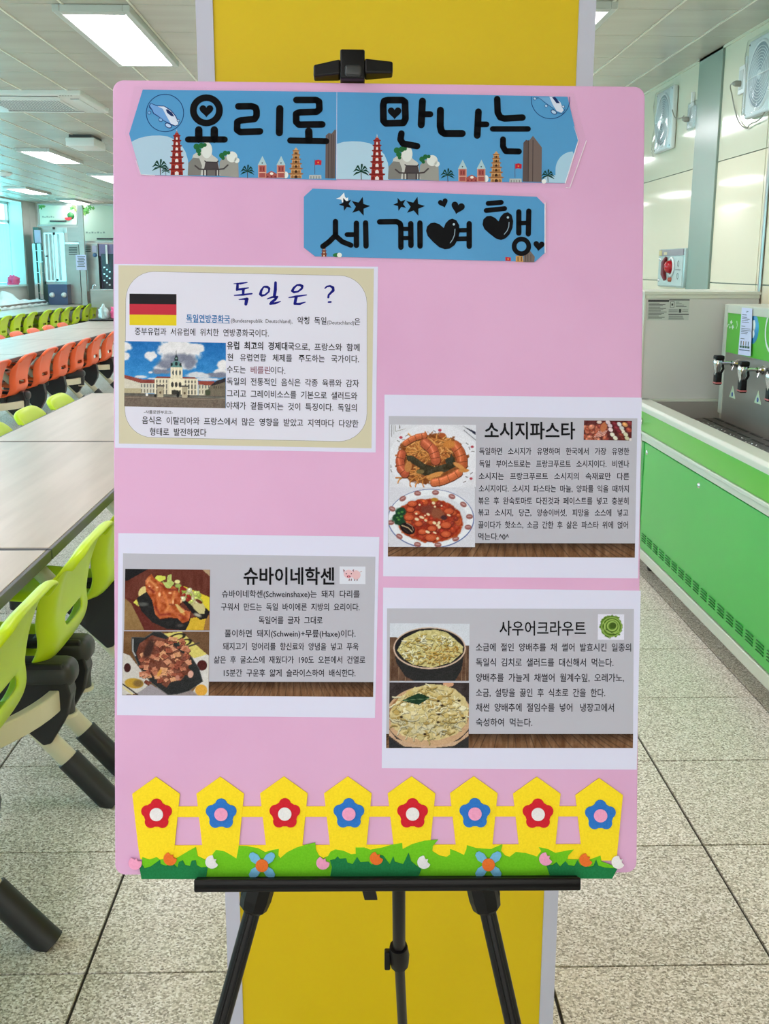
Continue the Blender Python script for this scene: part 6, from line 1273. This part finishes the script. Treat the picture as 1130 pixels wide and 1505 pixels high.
# head unit: cream hood, green face, steel splash back, taps
XH = 1.775; HY = 5.235
hd = MB(); hd.box(XH, 1.955, Y0, HY, 0.76, 1.312); part(hd, 'head_body', 'fcream', bevel=0.004)
hf = MB(); hf.box(XH-0.008, XH, HY-0.045, HY, 0.79, 1.31).box(XH-0.008, XH, Y0, HY-0.045, 1.272, 1.31).box(XH-0.008, XH, Y0, Y0+0.05, 0.79, 1.272); part(hf, 'head_frame', 'fcream', bevel=0.002)
gface = part(MB().box(XH-0.004, XH, Y0+0.05, HY-0.045, 1.088, 1.272), 'green_face', 'lgreen')
part(MB().box(XH-0.003, XH, Y0+0.05, HY-0.045, 0.76, 1.088), 'splash_back', 'steel')
hx = XH-0.0045
def fp(px, py): p = at(px, py, 0, hx); return p[1], p[2]
# small white emblem: dots and droplets
for px, py, r in ((1074.6, 473.5, 1.9), (1069, 479, 1.2), (1072.5, 481, 1.2), (1076.7, 480.8, 1.9), (1071, 477, 0.8)):
    y, z = fp(px, py); s = r*3.2/1000*1.3; pts = [(hx-0.0006, y+s*1.6*math.cos(w)*(1+0.35*math.cos(4*w)), z+s*math.sin(w)*(1+0.35*math.cos(4*w))) for w in np.linspace(0, 6.28, 17)[:-1]]
    MB().slab(pts, [(hx+0.0004, b, c_) for _, b, c_ in pts]).build('white_emblem', M['white'], gface)
for px in (1066.8, 1081.2):
    y, z = fp(px, 478); MB().tube([(hx, y+0.01*(1 if px < 1070 else -1), z+0.02), (hx, y+0.022*(1 if px < 1070 else -1), z), (hx, y+0.01*(1 if px < 1070 else -1), z-0.015)], 0.0012, 6).build('white_emblem', M['white'], gface)
y, z = fp(1107, 484); MB().lathe([(0.001, -0.001), (0.062, -0.001), (0.064, 0.0005)], (hx, y, z), (1, 0, 0), n=32).build('blue_sticker', nm('sticker blue', (40, 140, 196), 0.3), gface)
for dz, r in ((0.016, 0.026), (-0.02, 0.02)): MB().lathe([(0.001, -0.0018), (r, -0.0016), (r, 0)], (hx, y, z+dz), (1, 0, 0), n=20).build('white_figure', M['white'], gface)
y, z = fp(1137, 486); MB().lathe([(0.085, -0.001), (0.092, -0.0018), (0.099, -0.001)], (hx, y, z), (1, 0, 0), n=40).build('white_ring', M['white'], gface)
# hanging paper strip
q = [at(1090, 452, 0, hx-0.004), at(1105.5, 453.5, 0, hx-0.008), at(1102.8, 523.5, 0, hx-0.008), at(1084.5, 521, 0, hx-0.004)]
ns = MB(); ns.slab([Vector(p) for p in q], [Vector(p)+Vector((0.001, 0, 0)) for p in q]); no = ns.build('paper_strip', M['paper']); tag(no, 'narrow white instruction strip taped over the green face of the dispenser', 'notice')
ink = MB()
def strip(u0, u1, v0, v1, mat_mb):
    def pt(u, v): a = Vector(q[0])*(1-u)+Vector(q[1])*u; b = Vector(q[3])*(1-u)+Vector(q[2])*u; return a*(1-v)+b*v+Vector((-0.0008, 0, 0))
    pp = [pt(u0, v0), pt(u1, v0), pt(u1, v1), pt(u0, v1)]; mat_mb.slab(pp, [p+Vector((0.0006, 0, 0)) for p in pp])
for v, u1 in ((0.14, 0.45), (0.19, 0.5), (0.225, 0.75), (0.26, 0.62), (0.295, 0.7), (0.38, 0.4), (0.43, 0.85), (0.465, 0.9), (0.50, 0.65), (0.535, 0.6), (0.645, 0.4)): strip(0.12, u1+0.05, v, v+0.012, ink)
strip(0.5, 0.66, 0.06, 0.075, ink); strip(0.52, 0.55, 0.06, 0.10, ink)
ink.build('printed_lines', nm('strip ink', (92, 96, 110), 0.7), no)
for k, c_ in enumerate(((40, 60, 50), (150, 110, 80), (120, 124, 140), (90, 100, 120))):
    a_ = MB(); strip(0.16+k*0.2, 0.22+k*0.2, 0.70, 0.79, a_); a_.build('printed_bottle', nm('bottle ink %d' % k, c_, 0.6), no); a_ = MB(); strip(0.10+k*0.21, 0.26+k*0.21, 0.80, 0.845, a_); a_.build('printed_box', nm('box ink %d' % k, (30, 84, 54), 0.6), no)
a_ = MB(); strip(0.08, 0.92, 0.88, 0.90, a_); a_.build('printed_footer', nm('footer ink', (90, 96, 120), 0.6), no)
# triangular water stickers on the splash back
for px, py, in ((1076, 576), (1113.5, 584)):
    y, z = fp(px, py); w, hh = 0.055, 0.05
    tr_ = [(XH-0.0042, y+w*0.75, z-hh*0.55), (XH-0.0042, y-w*0.75, z-hh*0.55), (XH-0.0042, y, z+hh*0.6)]
    k = MB().slab(tr_, [(XH-0.003, b, c_) for _, b, c_ in tr_]).build('warning_triangle', nm('triangle pale', (206, 222, 190), 0.4), wd)
    MB().lathe([(0.001, -0.001), (0.010, -0.001), (0.011, 0)], (XH-0.0042, y, z-hh*0.22), (1, 0, 0), n=12).build('blue_drop', nm('drop blue', (84, 112, 180), 0.4), k)
# taps: chrome arm from the splash back, body, black lever with pink end
for k, yy in enumerate((5.02, 4.69, 4.36, 4.03)):
    zt_ = 1.047; t_ = MB().tube([(XH-0.002, yy, zt_), (1.69, yy, zt_+0.002)], 0.0085, 12).build('tap_arm', M['chrome'], wd)
    MB().lathe([(0.020, 0), (0.020, 0.006), (0.012, 0.012), (0.012, 0.03)], (XH-0.002, yy, zt_), (-1, 0, 0)).build('wall_flange', M['chrome'], t_)
    MB().tube([(XH-0.02, yy, zt_-0.008), (XH-0.03, yy-0.01, zt_-0.032)], [0.006, 0.004], 8).build('set_screw', M['chrome'], t_)
    b_ = MB().lathe([(0.008, -0.062), (0.012, -0.056), (0.013, -0.04), (0.018, -0.025), (0.021, -0.01), (0.021, 0.006), (0.016, 0.02), (0.001, 0.022)], (1.680, yy, zt_+0.004)).build('tap_body', M['chrome'], wd)
    MB().rbox(1.664, 1.704, yy-0.024, yy+0.024, zt_+0.016, zt_+0.038, 0.006).build('tap_cap', M['black'], b_)
    lv_ = MB(); lv_.slab([(1.672, yy-0.016, zt_+0.03), (1.672, yy+0.016, zt_+0.03), (1.690, yy+0.016, zt_-0.03), (1.683, yy+0.016, zt_-0.105), (1.683, yy-0.016, zt_-0.105), (1.690, yy-0.016, zt_-0.03)],
                         [(1.662, yy-0.016, zt_+0.03), (1.662, yy+0.016, zt_+0.03), (1.680, yy+0.016, zt_-0.03), (1.673, yy+0.016, zt_-0.105), (1.673, yy-0.016, zt_-0.105), (1.680, yy-0.016, zt_-0.03)])
    lv_ = MB(); lv_.rbox(1.670, 1.698, yy-0.021, yy+0.021, zt_-0.098, zt_-0.042, 0.004).tube([(1.701, yy, zt_+0.02), (1.708, yy, zt_-0.025), (1.690, yy, zt_-0.06)], 0.006, 8); l2 = lv_.build('push_lever', M['black'], b_)
    MB().box(1.650, 1.669, yy-0.0205, yy+0.0205, zt_-0.112, zt_-0.104).build('lever_stripe', nm('pink stripe %d' % k, (214, 120, 120), 0.4), l2) if False else None
    part(MB().box(1.669, 1.699, yy-0.0215, yy+0.0215, zt_-0.092, zt_-0.086), 'lever_stripe', nm('pink stripe %d' % k, (214, 120, 120), 0.4))

# things seen in the narrow gap between board and dispenser
xg = at(944, 500, 1, 5.9)[0]
rc = thing('extinguisher', 'dark red fire extinguisher in the gap left of the grey dispenser panel', 'fire extinguisher', (xg, 6.0, 0.8))
MB().lathe([(0.001, 0.80), (0.075, 0.80), (0.085, 0.82), (0.085, 1.20), (0.06, 1.26), (0.02, 1.29), (0.02, 1.31)], (xg+0.0, 6.0, 0.0)).build('cylinder', M['dred'], rc)
MB().tube([(xg-0.09, 6.0, 1.31), (xg+0.02, 6.0, 1.315)], 0.012, 8).build('handle', M['black'], rc)
tag(MB().rbox(xg-0.12, xg+0.3, 5.88, 6.4, 0.0, 0.80, 0.01).build('pedestal', M['fcream']), 'cream pedestal cabinet under the fire extinguisher', 'cabinet')
MB().box(xg-0.10, xg+0.25, 5.872, 5.885, 0.45, 0.66).build('dark_opening', M['hinge'], bpy.data.objects['pedestal']); MB().box(xg-0.10, xg+0.25, 5.872, 5.885, 0.08, 0.40).build('dark_opening', M['hinge'], bpy.data.objects['pedestal'])

# ================================================================== fittings on the right wall
# fire alarm panel
x = 2.108; y0, y1, z0, z1 = 7.08, 7.69, 1.352, 1.602
fa = thing('fire_alarm_panel', 'wall fire alarm panel with red lamp above the grey dispenser panel', 'fire alarm', (2.1, (y0+y1)/2, z0))
MB().rbox(x, 2.138, y0, y1, z0, z1, 0.008).build('housing', nm('alarm housing', (176, 196, 192), 0.3, 0.3), fa); MB().box(x-0.006, x, y0+0.02, y1-0.02, z1-0.045, z1-0.004).build('top_label', nm('alarm grey', (150, 148, 152), 0.5), fa); MB().box(x-0.004, x, y0+0.025, y1-0.02, z0+0.01, z1-0.05).build('cover_plate', nm('alarm cover', (186, 206, 202), 0.25), fa)
MB().box(x-0.008, x-0.005, y1-0.10, y1-0.03, z1-0.042, z1-0.008).build('yellow_mark', nm('yellow mark', (200, 184, 120), 0.5), fa); MB().box(x-0.008, x-0.005, y1-0.22, y1-0.15, z1-0.040, z1-0.02).build('yellow_mark', nm('cream mark', (214, 202, 160), 0.5), fa)
yc, zc = 7.36, 1.485
MB().lathe([(0.05, 0.0), (0.065, 0.004), (0.065, 0.012), (0.05, 0.014)], (x-0.003, yc-0.02, zc), (-1, 0, 0), sc=(1, 1)).build('lamp_base', M['white'], fa); MB().lathe([(0.042, 0.0), (0.040, 0.02), (0.030, 0.034), (0.012, 0.042), (0.001, 0.043)], (x-0.014, yc-0.02, zc), (-1, 0, 0)).build('red_lamp', M['red'], fa)
m = MB(); m.tube([(x-0.012, yc+0.10, zc+0.06), (x-0.02, yc+0.12, zc+0.03), (x-0.02, yc+0.12, zc-0.05), (x-0.012, yc+0.10, zc-0.085)], [0.012, 0.020, 0.020, 0.014], 12); m.build('handset', M['dred'], fa)
MB().lathe([(0.016, 0), (0.014, 0.02), (0.001, 0.024)], (x-0.003, yc-0.01, z0+0.05), (-1, 0, 0)).build('push_button', nm('copper button', (170, 84, 60), 0.3), fa)
for y, z in ((y1-0.06, zc+0.05), (y1-0.05, zc-0.09)): MB().lathe([(0.01, 0), (0.008, 0.01), (0.001, 0.012)], (x-0.003, y, z), (-1, 0, 0)).build('bolt', M['chrome'], fa)
for z, n_k in ((zc+0.02, 6), (zc-0.06, 6)):
    MB().lathe([(0.016, -0.0005), (0.016, -0.002), (0.020, -0.002), (0.020, -0.0005)], (x-0.003, y0+0.12, z), (1, 0, 0), n=18).build('round_mark', M['hinge'], fa)
MB().box(x-0.0055, x-0.004, y0+0.06, y0+0.18, zc-0.022, zc-0.018).build('printed_line', M['hinge'], fa)
# square wall fans
def fan(y0, y1, z0, z1, label, cordpts, sock):
    t = thing('wall_fan', label, 'fan', (2.1, (y0+y1)/2, z0), 'square wall fans under the ceiling'); xx = 2.102; yc, zc = (y0+y1)/2, (z0+z1)/2; r = min(y1-y0, z1-z0)/2-0.035
    MB().rbox(xx, 2.138, y0, y1, z0, z1, 0.012).build('housing', M['white'], t)
    g = MB(); n = 44; g.lathe([(0.001, 0.006), (r-0.004, 0.006), (r, 0.002)], (xx, yc, zc), (-1, 0, 0), n=n); gg = g.build('grille', M['grille'], t)
    for rr in (r*0.97,): MB().lathe([(rr, 0.0), (rr+0.004, 0.010), (rr+0.014, 0.010), (rr+0.018, 0.0)], (xx, yc, zc), (-1, 0, 0), n=n).build('outer_ring', M['white'], t)
    rings = MB()
    for k in range(9): q = r*(0.14+0.09*k); rings.lathe([(q, 0.006), (q+0.0015, 0.009), (q+0.003, 0.006)], (xx, yc, zc), (-1, 0, 0), n=n)
    rings.build('grille_ring', M['white'], gg)
    MB().tube([(xx-0.008, yc-r, zc+0.004), (xx-0.012, yc, zc), (xx-0.008, yc+r, zc-0.004)], 0.004, 6).lathe([(0.001, 0.014), (0.018, 0.012), (0.022, 0.006)], (xx, yc, zc), (-1, 0, 0)).build('hub_bar', M['white'], t)
    for a, b in ((y0+0.02, z0+0.02), (y1-0.02, z0+0.02), (y0+0.02, z1-0.02), (y1-0.02, z1-0.02)): MB().lathe([(0.006, 0), (0.001, 0.004)], (xx, a, b), (-1, 0, 0), n=8).build('screw', M['hinge'], t)
    w = MB(); vs = []; fs = []; NN = 18; rg = random.Random(int(y0*100)); ph_ = [rg.uniform(0, 6) for _ in range(6)]
    for i in range(NN+1):
        for j in range(NN+1):
            a, b = i/NN, j/NN; ed = max(abs(a-0.5), abs(b-0.5))*2; bulge = 0.016+0.006*math.sin(a*13+ph_[0])*math.sin(b*11+ph_[1])+0.008*max(0, ed-0.7)*math.sin(a*31+b*27+ph_[2]); vs.append((xx-bulge*(1 if ed < 0.98 else 0.2), y0-0.012+(y1-y0+0.024)*a, z0-0.02+(z1-z0+0.03)*b))
    for i in range(NN):
        for j in range(NN): q = i*(NN+1)+j; fs.append((q, q+1, q+NN+2, q+NN+1))
    w.add(vs, fs, True); w.build('plastic_cover', M['plastic'], t)
    for _ in range(3):
        cp_ = [Vector(p) for p in cordpts]; cordpts = [cp_[0]]+[q for a, b in zip(cp_, cp_[1:]) for q in (a*0.75+b*0.25, a*0.25+b*0.75)]+[cp_[-1]]
    MB().tube(cordpts, 0.0035, 8).build('cord', M['cord'], t)
    sy, sz = sock; s = thing('wall_socket', 'white wall socket beside the '+('right' if y0 < 6 else 'left')+' square wall fan', 'socket', (2.13, sy, sz), 'wall sockets of the fans')
    MB().rbox(2.125, 2.139, sy-0.05, sy+0.05, sz-0.075, sz+0.075, 0.006).build('face_plate', M['white'], s); MB().box(2.122, 2.126, sy-0.03, sy+0.03, sz-0.05, sz+0.05).build('socket_insert', M['lampw'], s)
    MB().lathe([(0.016, 0), (0.016, 0.03), (0.009, 0.045), (0.001, 0.046)], (2.124, sy, sz-0.02), (-1, 0, 0), n=14).build('plug', M['cord'], s)
fan(5.72, 6.14, 2.262, 2.655, 'square wall fan wrapped in clear plastic, cut off at the right edge of the picture', [(2.08, 6.29, 2.475), (2.085, 6.36, 2.47), (2.12, 6.42, 2.44), (2.132, 6.40, 2.36), (2.132, 6.30, 2.26), (2.132, 6.16, 2.215), (2.12, 6.10, 2.235), (2.12, 5.95, 2.235), (2.11, 5.85, 2.262)], (6.29, 2.49))
fan(7.55, 7.96, 2.26, 2.66, 'square wall fan wrapped in clear plastic, next to the pink board top right corner', [(2.085, 7.21, 2.42), (2.10, 7.3, 2.42), (2.10, 7.46, 2.43), (2.10, 7.54, 2.50)], (7.22, 2.42))
# surface trunking strips over the sockets
for sy, z0_, z1_ in ((6.22, 2.30, 2.60), (7.19, 2.48, 2.56)): tag(MB().rbox(2.12, 2.139, sy-0.012, sy+0.012, z0_, z1_, 0.003).build('cable_duct', M['white']), 'short white cable duct by the %s wall socket' % ('right' if sy < 7 else 'left'), 'cable duct')
# small round wall speaker behind the left fan socket
ws = thing('cover_box', 'small plastic covered box beside the left wall fan', 'box', (2.1, 6.98, 2.4)); MB().lathe([(0.001, 0.02), (0.06, 0.018), (0.07, 0.0)], (2.138, 7.16, 2.41), (-1, 0, 0), n=24).build('body', M['lampw'], ws); MB().rbox(2.112, 2.139, 7.08, 7.24, 2.33, 2.50, 0.012).build('plastic_cover', M['plastic'], ws)

# the helper text object is not part of the scene
bpy.data.objects.remove(_to, do_unlink=True)
for o in list(bpy.data.objects):
    if o.type == 'MESH' and 'category' in o.keys() and o.parent: del o['category']
